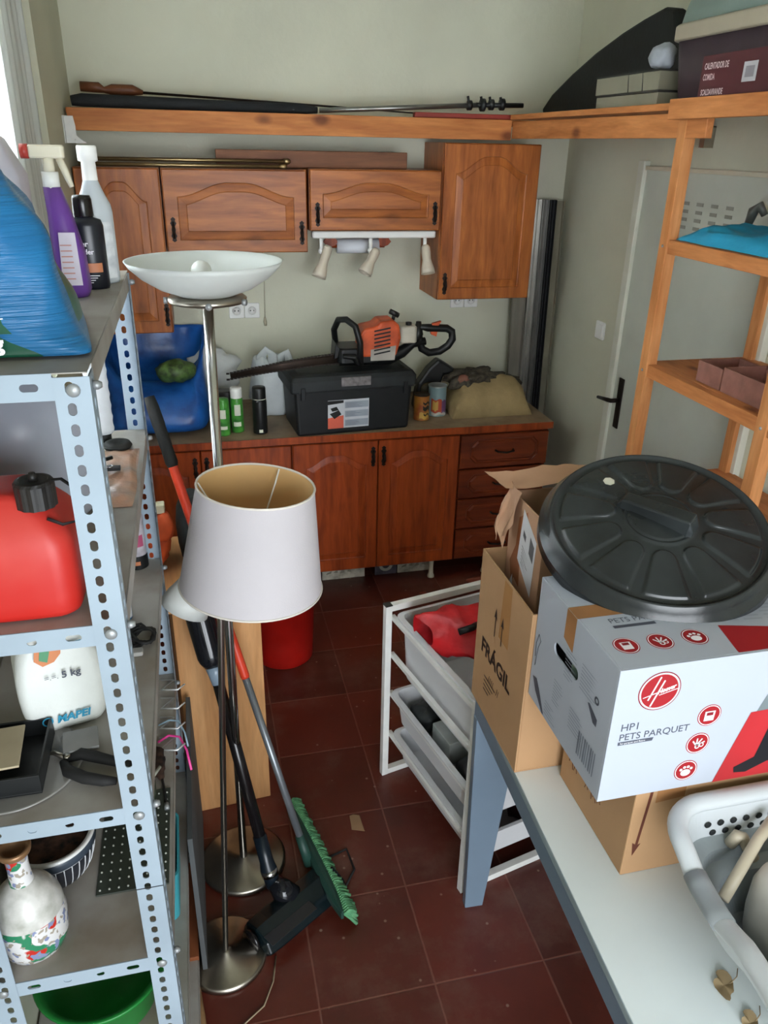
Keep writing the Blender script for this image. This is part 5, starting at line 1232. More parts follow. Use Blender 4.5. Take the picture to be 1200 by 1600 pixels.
for z in (1.77, 1.42, 1.085, .735, .392, .065):
    m = MB(); e = .0025; 
    m.box(SX0+e, SX1-e, SY0+e, SY1-e, z-.0015, z)
    m.m = 1
    perf(m, (SX0+.042, SY0+.0022, z-.033), (1, 0, 0), (0, 0, 1), SX1-SX0-.084, .033, .028, .033, .012, .0045, -.0012)
    H = .033; nh = 3
    m.build('shelf_tray', [galvd, galv], su)
    m = MB(); 
    # front rail with slots and holes
    xa, xb = SX0+.042, SX1-.042; w = (xb-xa)/4
    for q in range(4):
        perf(m, (xa+q*w, SY0+.0008, z-.033), (1, 0, 0), (0, 0, 1), w, .033, w/2, .033, .0105 if q in (0, 3) else .0065, .0048, -.0012, N=16)
    m.build('front_rail', galv, su)
    m = MB(); m.box(SX1-.0018, SX1-.0006, SY0+.043, SY1-.043, z-.033, z); m.box(SX0+.0006, SX0+.0018, SY0+.043, SY1-.043, z-.033, z); m.box(SX0+.043, SX1-.043, SY1-.002, SY1-.0008, z-.033, z)
    m.box(SX1-.009, SX1-.0018, SY0+.043, SY1-.043, z-.034, z-.0325); m.build('side_rail', galvd, su)

# --- top shelf
Z1 = 1.7705
t = thing('feed_bag', (-.28, 1.15, Z1), 'big shiny blue pet food bag with green panels marked kg, on the top metal shelf', 'bag')
blue_m = mat('foil_blue', '#1f77ac', .33, var=.10, scale=5, bump=.5, bscale=260, stretch=(.02, .02, 1), col2='#174f80')
m = MB(); n = 72
def bagring(z, x0, x1, y0, y1, p, amp, yaw=0):
    pts = []
    for k in range(n):
        a = 2*PI*k/n; ca, sa = cos(a), sin(a)
        x = math.copysign(abs(ca)**p, ca); y = math.copysign(abs(sa)**p, sa)
        q = Vector(((x0+x1)/2+x*(x1-x0)/2, (y0+y1)/2+y*(y1-y0)/2, z))
        q.x -= max(0, q.y-1.03)*.15*(1 if q.x > -.28 else 0)
        d = noise.noise(Vector((q.x*9, q.y*9, q.z*7)))*amp+noise.noise(Vector((q.x*22, q.y*22, q.z*18)))*amp*.35
        d += (abs(noise.noise(Vector((q.x*14+3, q.y*10, q.z*10))))-.18)*amp*1.6
        q.x += d*abs(x)*1.0; q.y += d*abs(y)
        pts.append(q)
    return pts
Rg = [bagring(Z1+.001, -.42, -.133, 1.025, 1.32, .12, .0), bagring(Z1+.004, -.424, -.127, 1.02, 1.325, .12, .0), bagring(Z1+.012, -.424, -.127, 1.022, 1.325, .2, .006)]
for z_, x1_, y1_, am_ in ((.03, -.134, 1.30, .008), (.055, -.139, 1.285, .013), (.08, -.147, 1.27, .022), (.105, -.157, 1.25, .026), (.13, -.165, 1.235, .028), (.15, -.168, 1.225, .026), (.17, -.173, 1.215, .024), (.19, -.18, 1.20, .022), (.21, -.193, 1.19, .02), (.235, -.215, 1.18, .018), (.26, -.237, 1.17, .014), (.29, -.25, 1.16, .01), (.31, -.26, 1.15, .008)):
    Rg.append(bagring(Z1+z_, -.424, x1_, 1.022+z_*.12, y1_, .55+z_, am_))
m.loft(Rg, True, sm=True)
# colour zones by face position: green print at lower left and right gusset
for i, f in enumerate(m.f):
    c = sum((m.v[k] for k in f), Vector())/len(f)
    if len(f) > 4: continue
    if c.y < 1.10 and ((c.x+.29)/.078)**2+((c.z-Z1+.02)/.10)**2 < 1: m.mi[i] = 1
    if c.x > -.25 and c.y > 1.10 and c.z > Z1+.03 and c.z < Z1+.16: m.mi[i] = 1
m.build('sack', [blue_m, mat('dark_green_foil', '#12503a', .35, var=.1)], t, sub=1)
m = MB(); m.text(':kg', .024, (-.252, 1.004, Z1+.018), (1, 0, 0), (0, 0, 1), bold=.0012, h=.001); m.poly([(0, 0), (.03, .002), (.03, .0035), (0, .0015)], (-.250, 1.004, Z1+.052), (1, 0, 0), (0, 0, 1), .001)
m.build('printed_text', wht, t, fix=False)
def bottle(name, x, y, z, prof, mt, label, cap=None, capm=None, cat='bottle', bands=None, sc=(1, 1)):
    t = thing(name, (x, y, z), label, cat)
    S_ = Matrix.Translation((x, y, z)) @ Matrix.Diagonal((sc[0], sc[1], 1, 1))
    m = MB(); m.lathe([(0, 0)]+prof, 32, M=S_); m.build('bottle_body', mt, t)
    if cap: m = MB(); m.lathe(cap, 24, M=Matrix.Translation((x, y, z))); m.build('cap', capm, t)
    for (z0, z1, a0, a1, r, lm) in (bands or []):
        m = MB(); m.grid(lambda u, v: (x+(r*cos(R(a0+(a1-a0)*u)))*sc[0]*1.02, y+r*sin(R(a0+(a1-a0)*u))*sc[1]*1.02, z+z0+(z1-z0)*v), 10, 1); m.build('printed_label', lm, t, fix=False)
    return t
lw = mat('label_pale', '#cfd2d4', .5, var=.05, scale=40, col2='#a7abb0')
lr_ = mat('label_orange', '#c07850', .5); lbk = mat('label_navy', '#141a2a', .4)
bottle('additive_bottle', -.165, 1.625, Z1, [(.030, 0), (.032, .004), (.032, .125), (.030, .138), (.018, .165), (.0135, .178), (.012, .20)], mat('silver_white_plastic', '#b9c0c5', .35, var=.05), 'silver-white additive bottle with long neck and white cap, nearest the far shelf end',
       [(.0125, .175), (.0135, .18), (.0125, .21), (.0175, .212), (.0175, .234), (.0165, .237), (0, .237)], white, bands=[(.01, .11, 205, 330, .0326, lw)])
t = bottle('trim_care_bottle', -.177, 1.555, Z1, [(.029, 0), (.031, .004), (.031, .108), (.028, .118), (.016, .122), (.016, .125)], mat('navy_black_plastic', '#10141f', .3), 'black plastic bottle with rounded black cap and white lettering, on the top metal shelf',
       [(.0165, .123), (.0175, .125), (.0165, .152), (.0145, .158), (0, .159)], mat('gloss_black', '#151213'), sc=(1, .75), bands=[(.03, .046, 225, 315, .0316, lr_)])
m = MB()
for q, (tx, s, zz) in enumerate((('BUMPER', .013, .088), ('& TRIM', .013, .075), ('wonder', .012, .062), ('black', .012, .050))):
    for tx_ in (tx,):
        m.text(tx_ if q > 1 else ('the' if q == 0 else 'super'), s, (-.203, 1.5305, Z1+zz), (1, -.03, 0), (0, 0, 1), bold=.0003, h=.0006)
for q in range(4): m.poly([(0, 0), (.035-.004*q, 0), (.035-.004*q, .0015), (0, .0015)], (-.195, 1.531, Z1+.024-.004*q), (1, 0, 0), (0, 0, 1), .0008)
m.build('printed_text', wht, t, fix=False)
pur = mat('purple_plastic', '#6b3f96', .35, var=.06)
t = thing('trigger_spray', (-.20, 1.475, Z1), 'purple trigger spray bottle with cream and red nozzle, between feed bag and black bottle', 'spray bottle')
m = MB(); m.loft([rr(-.222, -.176, 1.45, 1.51, Z1+.0005, .018, 5), rr(-.226, -.172, 1.445, 1.515, Z1+.01, .02, 5), rr(-.226, -.174, 1.447, 1.513, Z1+.07, .02, 5), rr(-.224, -.186, 1.455, 1.505, Z1+.13, .016, 5), rr(-.226, -.198, 1.467, 1.493, Z1+.175, .012, 5)], True, sm=True); m.build('bottle_body', pur, t)
m = MB(); m.tube([(-.212, 1.48, Z1+.172), (-.212, 1.48, Z1+.198)], .0135, 16); m.build('collar', white, t)
m = MB(); m.tube([(-.212, 1.48, Z1+.196), (-.212, 1.48, Z1+.222)], .009, 12); m.rbox(-.240, -.185, 1.47, 1.49, Z1+.218, Z1+.238, .006); m.tube([(-.195, 1.48, Z1+.22), (-.188, 1.478, Z1+.20), (-.180, 1.476, Z1+.175)], [.006, .006, .004], 8); m.build('trigger_head', mat('cream_plastic2', '#ddd6bf', .45), t)
m = MB(); m.tube([(-.240, 1.48, Z1+.228), (-.252, 1.48, Z1+.228)], .011, 12); m.build('nozzle_tip', mat('red_nozzle', '#b54038', .4), t)
m = MB(); m.poly([(0, 0), (.032, 0), (.03, .085), (.004, .085)], (-.212, 1.4445, Z1+.022), (1, 0, 0), (0, 0, 1), .0008); m.m = 1
for q in range(7): m.poly([(.004, .01+q*.009), (.022, .01+q*.009), (.022, .012+q*.009), (.004, .012+q*.009)], (-.212, 1.4445, Z1+.022), (1, 0, 0), (0, 0, 1), .0012)
m.build('printed_label', [mat('label_lilac', '#d8cfdb', .5), mat('label_salmon', '#c88f86', .5)], t, fix=False)
m = MB(); m.loft([rr(-.40, -.27, 1.47, 1.60, Z1+.0005, .03, 6), rr(-.405, -.262, 1.465, 1.605, Z1+.02, .03, 6), rr(-.40, -.262, 1.465, 1.605, Z1+.19, .03, 6), rr(-.375, -.285, 1.49, 1.58, Z1+.245, .03, 6), rr(-.345, -.305, 1.52, 1.555, Z1+.262, .012, 6), rr(-.345, -.305, 1.52, 1.555, Z1+.285, .012, 6)], True, sm=True)
one(m, 'plastic_canister', mat('lilac_white_plastic', '#cbc9d6', .4, var=.04), 'pale lilac-white plastic canister behind the blue bag by the window', 'canister')

# --- second shelf
Z2 = 1.4205
t = thing('fuel_can', (-.30, 1.05, Z2), 'dusty red plastic fuel can with black screw cap at the front of a metal shelf', 'fuel can')
redc = mat('dusty_red_plastic', '#b81f18', .45, var=.16, scale=5, col2='#c4473d')
m = MB(); L = []
for z, ix, iy, r in ((0, .02, .012, .02), (.006, .008, .004, .03), (.02, .002, .0, .035), (.10, 0, 0, .035), (.125, .006, .006, .035), (.15, .03, .02, .03), (.172, .055, .035, .022), (.178, .065, .04, .02)):
    L.append(rr(-.415, -.178-ix*.9, .972+iy, 1.128-iy, Z2+z, r, 6))
m.loft(L, True, sm=True); m.build('can_body', redc, t, sub=1)
cx, cy, cz = -.222, 1.012, Z2+.160
m = MB(); NN = 48
def knurl(z, r, k): return [(cx+(r+k*(.5+.5*cos(12*2*PI*i/NN)))*cos(2*PI*i/NN), cy+(r+k*(.5+.5*cos(12*2*PI*i/NN)))*sin(2*PI*i/NN), z) for i in range(NN)]
m.loft([knurl(cz, .0245, .0015), knurl(cz+.032, .0245, .0015), knurl(cz+.036, .023, 0), knurl(cz+.037, .019, 0), knurl(cz+.035, .017, 0)], True)
m.tube([(cx, cy, cz+.034), (cx, cy, cz+.046)], [.007, .004], 12); m.build('screw_cap', mat('black_cap_dusty', '#2a2826', .5, var=.3, scale=20), t)
m = MB(); m.tube([(cx+.02, cy, cz+.034), (cx+.035, cy-.004, cz+.036), (cx+.052, cy-.008, cz+.022), (cx+.056, cy-.01, cz-.002), (cx+.048, cy-.012, cz-.022), (cx+.03, cy-.016, cz-.024), (cx+.012, cy-.016, cz-.014)], .0022, 8, flat=(1.6, .7)); m.build('cap_tether', blackr, t)
m = MB(); m.tube([(-.40, 1.05, Z2+.17), (-.38, 1.05, Z2+.21), (-.33, 1.05, Z2+.215), (-.29, 1.05, Z2+.18)], .014, 14); m.build('handle', redc, t)
t = thing('plastic_jug', (-.31, 1.36, Z2), 'large translucent grey-white plastic jug behind the red fuel can', 'jug')
m = MB(); m.lathe([(0, 0), (.095, 0), (.102, .01), (.102, .16), (.092, .20), (.06, .235), (.03, .25), (.026, .275), (0, .275)], 44, M=TR(-.30, 1.36, Z2)); m.build('jug_body', mat('grey_translucent', '#a9aebc', .35, var=.08, scale=5), t)
m = MB(); m.lathe([(.03, .27), (.033, .272), (.033, .30), (0, .302)], 24, M=TR(-.30, 1.36, Z2)); m.build('cap', mat('blue_cap', '#3b3f66', .4), t)
t = thing('sealant_tube', (-.215, 1.705, Z2), 'white wrinkled tube standing on its black cap on the second metal shelf', 'tube')
m = MB()
prof = [(.017, .018)]
for q in range(30):
    z = .02+q*.0085; prof.append((.0235+.0012*sin(q*2.1)+.0006*(q % 3), z))
prof += [(.022, .282), (0, .285)]
m.lathe(prof, 28, M=TR(-.215, 1.705, Z2)); m.build('tube_body', mat('white_wrinkled', '#dfe3e8', .5, bump=.1), t)
m = MB(); m.lathe([(0, 0), (.016, 0), (.017, .004), (.017, .02), (0, .02)], 20, M=TR(-.215, 1.705, Z2)); m.build('cap', blackp, t)
m = MB(); m.lathe([(0, .002), (.012, .0), (.026, .002), (.030, .008), (.026, .015), (.014, .017), (.008, .013), (0, .013)], 28, M=TR(-.182, 1.648, Z2)); one(m, 'rubber_wheel', blackr, 'small black rubber wheel lying flat beside the white tube', 'wheel')
t = thing('parts_packet', (-.17, 1.5, Z2), 'clear plastic packet with brown card and black clips on the second metal shelf', 'packet')
m = MB()
def pk(u, v):
    x = -.222+.085*u+.004*sin(v*6); y = 1.34+.30*v; e = min(1, min(u, 1-u)*8, min(v, 1-v)*10)
    return (x, y, Z2+.001+e*(.007+.005*noise.noise(Vector((u*4, v*8, 3)))))
m.grid(pk, 24, 50); m.add([(-.222, 1.34, Z2+.0006), (-.137, 1.34, Z2+.0006), (-.137, 1.64, Z2+.0006), (-.222, 1.64, Z2+.0006)], [(0, 1, 2, 3)]); m.build('packet_film', mat('orange_brown_film', '#b98c72', .22, var=.2, scale=14, col2='#9a9088', bump=.2), t)
m = MB(); m.box(-.205, -.165, 1.485, 1.50, Z2+.014, Z2+.020); m.tube([(-.20, 1.50, Z2+.018), (-.205, 1.535, Z2+.018), (-.185, 1.55, Z2+.018)], .004, 6); m.build('black_clip', blackp, t)
m = MB(); m.tube([(-.185+.006*cos(a*PI/6), 1.492+.006*sin(a*PI/6), Z2+.0215) for a in range(12)], .0013, 6, closed=True); m.build('metal_ring', chrome, t)
m = MB(); m.tube([(-.232, 1.32+.012*k, Z2+.006+.002*(k % 2)) for k in range(26)], .0025, 6); one(m, 'metal_chain', iron, 'thin dark chain lying along the packet on the second shelf', 'chain')

# --- third shelf
Z3 = 1.0855
m = MB(); L = []
for z, g in ((0, .008), (.008, 0), (.05, -.004), (.10, -.006), (.145, -.002), (.172, .006), (.19, .018), (.198, .034), (.20, .044)):
    pts = []
    for (x, y, zz) in rr(-.345+g, -.215-g, 1.175+g*.6, 1.275-g*.6, Z3+z, .022, 6):
        w = Vector((x*16, y*16, zz*12)); d = noise.noise(w)*.006*(1 if z > 0 else 0); pts.append((x+d, y+d, zz))
    L.append(pts)
T9 = Matrix.Translation((-.28, 1.202, 0)) @ Matrix.Rotation(R(14), 4, 'Z') @ Matrix.Translation((.28, -1.22, 0))
t = thing('powder_bag', (-.28, 1.22, Z3), 'white 5 kg powder bag with blue lettering on the third metal shelf', 'bag')
m.T = T9; m.v = [T9 @ p for p in m.v]; m2 = MB(T9); m2.loft(L, True, sm=True)
m2.build('bag_body', mat('white_paper_bag', '#dcdfda', .5, var=.04, bump=.12), t, sub=1)
m = MB(T9); m.v = []; O_ = (-.345, 1.1655, Z3)
m.text('MAPEI', .020, (-.298, 1.168, Z3+.028), (1, 0, 0), (0, 0, 1), bold=.0008, h=.0008, shear=.2); m.disc(0, 0, .009, (-.312, 1.168, Z3+.035), (1, 0, 0), (0, 0, 1), .0008, ri=.0065)
m.build('blue_lettering', mat('print_teal_blue', '#2a86a6', .5), t, fix=False)
m = MB(T9); m.text('5 kg', .018, (-.278, 1.166, Z3+.118), (1, 0, 0), (0, 0, 1), bold=.0005, h=.0012)
m.text('=.=.', .014, (-.305, 1.166, Z3+.119), (1, 0, 0), (0, 0, 1), h=.0012)
m.build('weight_print', gry, t, fix=False)
m = MB(T9); m.poly([(0, 0), (.012, -.012), (.03, -.008), (.042, .004), (.046, .026), (.006, .028)], (-.315, 1.1685, Z3+.160), (1, 0, 0), (0, .25, 1), .0015); m.m = 1; m.poly([(.008, 0), (.02, -.006), (.026, .012), (.012, .018)], (-.315, 1.1685, Z3+.160), (1, 0, 0), (0, .25, 1), .003); m.m = 2; m.poly([(.05, .01), (.075, .016), (.08, .02), (.052, .02)], (-.315, 1.1685, Z3+.160), (1, 0, 0), (0, .25, 1), .002)
m.build('picture_print', [mat('print_orange', '#d07a3c', .5), mat('print_green', '#3a8a5a', .5), mat('print_teal_blue', '#2a86a6')], t, fix=False)
for k in range(3):
    M_ = TR(-.248+.002*k, 1.112-.003*k, Z3+.0062+.005*k, R(14-3*k)); m = MB(M_); m.box(-.028, .028, -.026, .026, 0, .0046); one(m, 'sanding_block', mat('grey_sandpaper', '#8c8c8a', .9, var=.1), ['grey sanding sheet at the bottom of the small stack below the powder bag', 'grey sanding sheet in the middle of the small stack below the powder bag', 'grey sanding sheet on top of the small stack below the powder bag'][k], 'sandpaper', 'grey sanding sheets')
t = thing('plastic_tray', (-.36, 1.08, Z3), 'black plastic tray holding a beige board on the third metal shelf', 'tray')
m = MB(); TT_ = (-.422, -.292, 1.008, 1.148); m.box(*TT_, Z3+.006, Z3+.010); 
m.box(TT_[0], TT_[1], TT_[2], TT_[2]+.004, Z3+.010, Z3+.042); m.box(TT_[0], TT_[1], TT_[3]-.004, TT_[3], Z3+.010, Z3+.042); m.box(TT_[1]-.004, TT_[1], TT_[2]+.004, TT_[3]-.004, Z3+.010, Z3+.042); m.box(TT_[0], TT_[0]+.004, TT_[2]+.004, TT_[3]-.004, Z3+.010, Z3+.042)
m.build('tray_shell', blackp, t, bevel=.0008)
m = MB(TR(-.372, 1.078, Z3+.043, R(4), 0, 0)); m.box(-.045, .045, -.05, .05, 0, .004); one(m, 'beige_board', mat('beige_board', '#b7a98c', .7), 'small beige rectangular board lying on the black tray', 'board', bevel=.001)
m = MB(); m.lathe([(0, .0), (.09, 0), (.118, .003), (.122, .0055), (.116, .0055), (.09, .003), (0, .003)], 56, M=TR(-.345, 1.082, Z3+.0003) @ Matrix.Diagonal((.88, .88, 1, 1)))
one(m, 'glass_plate', mat('greyish_plate', '#8c8a86', .15, var=.1), 'round grey glass plate partly under the black tray', 'plate')
t = thing('pliers', (-.23, 1.06, Z3), 'black-handled pruning pliers lying right of the black tray', 'pliers')
m = MB(Matrix.Translation((.004, -.022, 0))); m.tube([(-.268, 1.092, Z3+.012), (-.245, 1.10, Z3+.013), (-.22, 1.088, Z3+.012), (-.185, 1.07, Z3+.011), (-.165, 1.06, Z3+.010)], [.005, .010, .0095, .008, .006], 12); m.tube([(-.272, 1.088, Z3+.012), (-.262, 1.065, Z3+.012), (-.235, 1.045, Z3+.011), (-.205, 1.032, Z3+.011), (-.185, 1.028, Z3+.010)], [.006, .010, .010, .009, .006], 12); m.build('handle', blackr, t)
m = MB(Matrix.Translation((.004, -.022, 0))); m.tube([(-.262, 1.094, Z3+.012), (-.29, 1.115, Z3+.01), (-.31, 1.118, Z3+.008)], [.006, .004, .001], 8); m.tube([(-.266, 1.092, Z3+.018), (-.266, 1.092, Z3+.021)], .006, 10); m.build('blade', steel, t)
m = MB(); random.seed(2)
P = []
for k in range(60):
    a = k*.42; r = .022+.007*sin(k*.9); P.append((-.158+r*cos(a)*.9, 1.415+r*1.5*sin(a), Z3+.006+.003*(k//15)+.002*sin(k*1.7)))
m.tube(P, .0032, 6); m.tube([(-.165, 1.39, Z3+.008), (-.18, 1.372, Z3+.007), (-.195, 1.365, Z3+.008)], [.0035, .006, .006], 8)
one(m, 'coiled_cable', blackr, 'coiled black cable with plug near the edge of the third metal shelf', 'cable')
bottle('striped_bottle', -.182, 1.74, Z3, [(.022, 0), (.024, .003), (.024, .13), (.018, .15), (.008, .16), (0, .16)], mat('white_pink_label', '#c9c3cb', .4, var=.2, scale=30), 'white and pink bottle with black striped base near the far post, third shelf', bands=[(.0, .035, 180, 360, .0247, blackp), (.06, .09, 240, 320, .0247, mat('label_magenta', '#b05070', .5)), (.012, .022, 230, 290, .0252, lr_)])
bottle('blue_white_bottle', -.200, 1.505, Z3, [(.016, 0), (.018, .003), (.018, .07), (.008, .09), (.006, .10), (0, .10)], mat('blue_bottle', '#386c98', .35), 'small blue bottle with white label in the middle of the third metal shelf', bands=[(.008, .048, 200, 340, .0188, lw)])
m = MB(); m.rbox(-.185, -.155, 1.355, 1.375, Z3+.0005, Z3+.010, .004); one(m, 'plastic_piece', mat('pale_piece', '#a9a7a3', .5), 'tiny pale plastic piece beside the coiled cable', 'fitting')

# --- fourth shelf
Z4 = .7355
t = thing('porcelain_bottle', (-.365, 1.035, Z4), 'white porcelain bottle vase painted with red flowers and green leaves', 'vase')
def porc():
    m = bpy.data.materials.new('painted_porcelain'); m.use_nodes = True; N = m.node_tree.nodes; L = m.node_tree.links
    b = N['Principled BSDF']; b.inputs['Roughness'].default_value = .18
    tc = N.new('ShaderNodeTexCoord'); mp = N.new('ShaderNodeMapping'); L.new(tc.outputs['Object'], mp.inputs[0])
    cur = None; prev = lin('#d4d3d2')
    for i, (sc, c, th, off) in enumerate(((24, '#2f7d5a', .59, 0), (21, '#b93028', .60, 5), (60, '#7e87a8', .60, 9), (90, '#9c9486', .62, 2))):
        nz = N.new('ShaderNodeTexNoise'); nz.inputs['Scale'].default_value = sc; nz.inputs['Detail'].default_value = 1.5
        m2 = N.new('ShaderNodeMapping'); m2.inputs['Location'].default_value = (off, off*.7, 0); L.new(tc.outputs['Object'], m2.inputs[0]); L.new(m2.outputs[0], nz.inputs[0])
        rp = N.new('ShaderNodeValToRGB'); rp.color_ramp.elements[0].position = th-.02; rp.color_ramp.elements[1].position = th; L.new(nz.outputs[0], rp.inputs[0])
        mx = N.new('ShaderNodeMixRGB'); L.new(rp.outputs[0], mx.inputs[0]); mx.inputs[2].default_value = lin(c)
        if cur is None: mx.inputs[1].default_value = prev
        else: L.new(cur, mx.inputs[1])
        cur = mx.outputs[0]
    L.new(cur, b.inputs['Base Color']); return m
pc = porc(); wp = mat('white_porcelain', '#d8d8d5', .15, var=.05, scale=20)
VX, VY = -.362, 1.035
m = MB(); m.lathe([(0, 0), (.045, 0), (.052, .004), (.057, .02), (.060, .06), (.058, .085)], 48, M=TR(VX, VY, Z4)); m.build('painted_body', pc, t)
m = MB(); m.lathe([(.058, .085), (.055, .102), (.046, .122), (.030, .140), (.020, .150)], 48, M=TR(VX, VY, Z4)); m.build('white_shoulder', mat('dusty_porcelain', '#cfcdc8', .25, var=.35, scale=26, col2='#9a9a90'), t)
m = MB(); m.lathe([(.020, .150), (.0185, .156), (.0175, .18), (.0185, .208)], 36, M=TR(VX, VY, Z4)); m.build('painted_neck', pc, t)
m = MB(); m.lathe([(.0185, .208), (.026, .216), (.0275, .224), (.025, .228), (.019, .224), (.016, .214), (.0, .212)], 36, M=TR(VX, VY, Z4)); m.build('gilt_lip', mat('worn_gilt', '#9a7552', .35, .4, var=.2), t)
t = thing('striped_bowl', (-.33, 1.23, Z4), 'black planter bowl with white vertical stripes and white rim, behind the porcelain bottle', 'bowl')
BX, BY = -.345, 1.183
prof = [(0, 0), (.048, 0), (.056, .006), (.068, .03), (.075, .062), (.075, .068)]
m = MB(); m.lathe(prof, 64, M=TR(BX, BY, Z4)); b_ = m.build('bowl_body', mat('charcoal_glaze', '#23252b', .35, var=.1), t)
m = MB(); m.lathe([(.075, .068), (.079, .071), (.079, .088), (.076, .091)], 64, M=TR(BX, BY, Z4)); m.build('bowl_collar', mat('slate_glaze', '#39424d', .35), t)
m = MB(); m.lathe([(.0785, .089), (.080, .092), (.078, .096), (.070, .094), (.069, .080), (.0685, .070)], 64, M=TR(BX, BY, Z4)); m.build('white_rim', wp, t)
m = MB(); m.lathe([(.0682, .070), (.04, .072), (0, .073)], 40, M=TR(BX, BY, Z4)); m.build('brown_filling', mat('brown_soil', '#4a2f20', .9, var=.4, scale=60, bump=.3), t)
m = MB()
for k in range(32):
    a = 2*PI*k/32; m.tube([(BX+(r+.0006)*cos(a), BY+(r+.0006)*sin(a), Z4+z) for r, z in ((.056, .007), (.063, .018), (.068, .03), (.0722, .046), (.075, .062), (.0752, .067))], .0011, 5)
m.tube([(BX+.0755*cos(2*PI*k/64), BY+.0755*sin(2*PI*k/64), Z4+.068) for k in range(64)], .0012, 6, closed=True)
m.build('white_stripe', mat('white_glaze', '#cfd0d2', .3), b_)['kind'] = 'stuff'
t = thing('draining_mat', (-.22, 1.2, Z4), 'dark green-grey plastic mat with rows of small white studs beside the striped bowl', 'mat')
m = MB(); m.box(-.268, -.135, 1.10, 1.35, Z4+.0005, Z4+.004); m.build('mat_base', mat('mat_dark_green', '#3a4038', .4, var=.1), t, bevel=.001)
for i in range(8):
    for j in range(12):
        pass
m = MB()
for i in range(8):
    for j in range(12): m.lathe([(.0022, 0), (.0018, .002), (0, .003)], 8, M=TR(-.261+i*.017, 1.11+j*.0205, Z4+.004))
m.build('stud', mat('pale_stud', '#a7aaa0', .3), t)['kind'] = 'stuff'
m = MB(); m.lathe([(0, 0), (.035, 0), (.040, .03), (.042, .06), (.039, .06), (.036, .03), (0, .004)], 36, M=TR(-.20, 1.30, Z4+.0075)); one(m, 'green_glass_bowl', mat('green_glass', '#4c5a48', .1, trans=.5), 'small green glass bowl standing at the back of the studded mat', 'bowl')
for k in range(4):
    m = MB(); m.tube([(-.232+.017*k, 1.245+.012*k, Z4+.074), (-.20+.017*k, 1.30+.012*k, Z4+.078)], .0036, 8); one(m, 'white_peg', mat('pale_peg', '#b9bcae', .4), ['small pale peg across the green glass bowl, the leftmost of four', 'small pale peg across the green glass bowl, second from the left', 'small pale peg across the green glass bowl, third from the left', 'small pale peg across the green glass bowl, the rightmost of four'][k], 'peg', 'pale pegs on the glass bowl')
# wire hooks on shelf 4 reaching over the edge
for k in range(4):
    y = 1.72-.075*k; x = -.15
    m = MB(); m.tube([(x-.012, y+.02, Z4+.004), (x+.022, y+.01, Z4+.006), (x-.010, y-.025, Z4+.006), (x+.030, y-.035, Z4+.008), (x+.048, y-.02, Z4+.012)], .0022, 8)
    one(m, 'wire_hook', mat('white_wire', '#c9cac8', .3, .4), ['white wire hook on the fourth shelf edge, the farthest of four', 'white wire hook on the fourth shelf edge, second farthest', 'white wire hook on the fourth shelf edge, third farthest, above the cords', 'white wire hook on the fourth shelf edge, nearest the pink cord'][k], 'hook', 'white wire hooks')
m = MB(); m.tube([(-.165, 1.50, Z4+.004), (-.14, 1.51, Z4+.012), (-.115, 1.50, Z4+.012), (-.100, 1.47, Z4-.005), (-.092, 1.43, Z4-.03)], .0028, 8); one(m, 'pink_cord', mat('hot_pink', '#d8408c', .4), 'bright pink cord looping over the edge of the fourth shelf', 'cord')
m = MB(); m.tube([(-.165, 1.56, Z4+.004), (-.14, 1.565, Z4+.012), (-.117, 1.56, Z4+.010), (-.104, 1.53, Z4-.004), (-.098, 1.50, Z4-.02)], .0022, 8); one(m, 'pale_blue_cord', mat('pale_blue_cord', '#8fa9b8', .4), 'pale blue cord beside the pink cord on the fourth shelf edge', 'cord')
m = MB(); m.blob((-.165, 1.42, Z4+.012), (.022, .05, .012), 24, 2.2, .5, 30, 4, flatz=Z4+.0005); one(m, 'dried_root', mat('dark_brown_stuff', '#3b2619', .9, var=.4, scale=60), 'dark brown dried clump near the edge of the fourth shelf', 'clump')
m = MB(); m.tube([(-.155, 1.39, Z4+.010), (-.147, 1.34, Z4+.006), (-.142, 1.30, Z4+.006)], .0028, 8); m.m = 1; m.tube([(-.142, 1.30, Z4+.007), (-.141, 1.285, Z4+.007)], .0052, 10); one(m, 'cable_end', [blackp, bolt], 'black cable end with metal tip on the fourth shelf', 'cable')

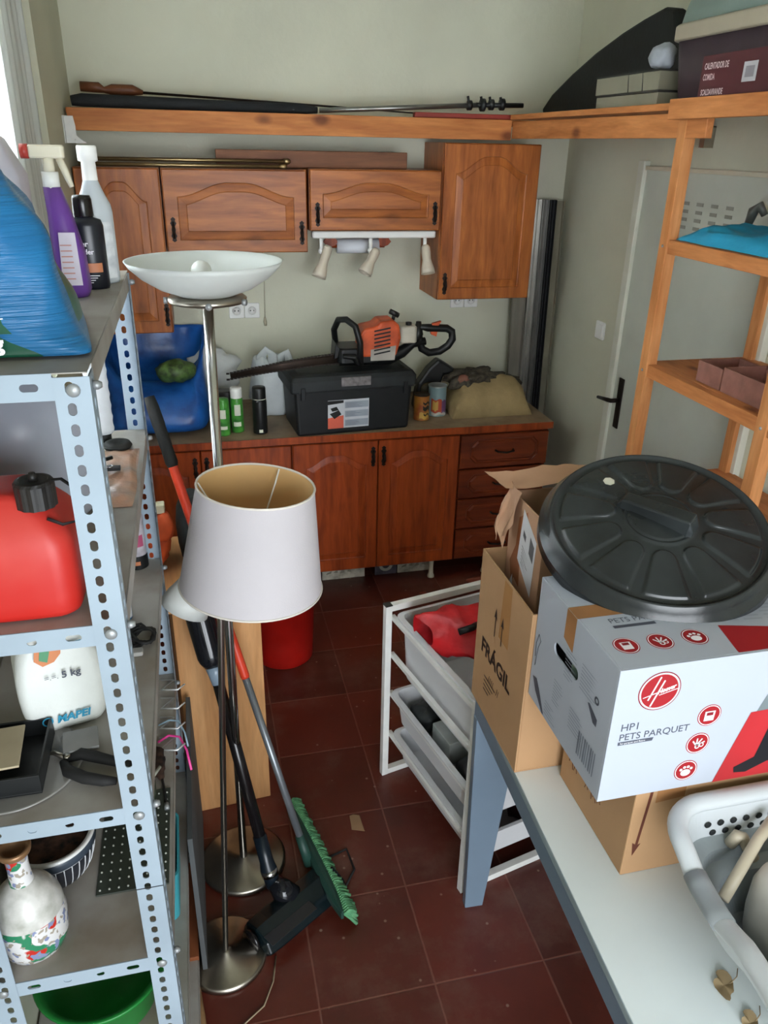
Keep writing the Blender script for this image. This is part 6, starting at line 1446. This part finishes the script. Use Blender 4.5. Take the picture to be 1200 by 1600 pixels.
# --- fifth shelf
Z5 = .3925
m = MB(); m.lathe([(0, 0), (.09, 0), (.10, .01), (.125, .11), (.133, .113), (.131, .118), (.118, .113), (.095, .016), (0, .01)], 56, M=TR(-.29, 1.14, Z5)); one(m, 'green_basin', mat('bright_green_plastic', '#1f7d34', .35, var=.08), 'bright green plastic basin on the lower metal shelf', 'basin')
m = MB(); L = [rr(-.235, -.140, 1.28-.02, 1.45, Z5+.001, .02, 5), rr(-.25, -.132, 1.265, 1.46, Z5+.12, .02, 5), rr(-.247, -.135, 1.268, 1.457, Z5+.12, .02, 5), rr(-.232, -.143, 1.283, 1.447, Z5+.004, .02, 5)]
m.loft([rr(-.235, -.145, 1.29, 1.46, Z5+.001, .02, 5), rr(-.245, -.135, 1.28, 1.475, Z5+.15, .02, 5), rr(-.241, -.139, 1.284, 1.471, Z5+.15, .02, 5), rr(-.231, -.149, 1.294, 1.456, Z5+.005, .02, 5)], True); one(m, 'teal_basket', mat('teal_plastic', '#3d9aa5', .4, var=.06), 'teal plastic basket on the lower metal shelf right of the green basin', 'basket')
m = MB(); m.rbox(-.30, -.22, 1.45, 1.6, Z5+.0005, Z5+.16, .02); one(m, 'brown_box', mat('dull_brown', '#7c6852', .7), 'dull brown box at the back of the lower metal shelf', 'box')

# ------------------------------------------------------------ boards on the floor beside the shelf
m = MB(); m.box(-.1195, -.107, 1.42, 1.965, .0005, .50); one(m, 'standing_board', mat('grey_board', '#4c4f50', .7, var=.1, scale=5), 'grey board standing on the floor edgewise along the metal shelf', 'board', bevel=.001)
m = MB(TR(-.176, 1.57, .0665, 0, R(3), 0)); m.box(-.035, .050, -.15, .145, 0, .02); m.m = 0
one(m, 'wooden_plank', wood('rusty_plank', '#8f5230', '#6b3820', 'y', 1, .6), 'short reddish wooden plank poking out beside the foot of the metal shelf', 'plank', bevel=.002)
m = MB(); m.tube([(-.150, 1.47, .012), (-.128, 1.30, .012), (-.112, 1.10, .012)], .011, 12); one(m, 'wooden_dowel', wood('pale_dowel', '#a9845c', '#8d6b47', 'y', 1, .6, 0), 'pale wooden stick lying on the floor at the foot of the metal shelf', 'stick')
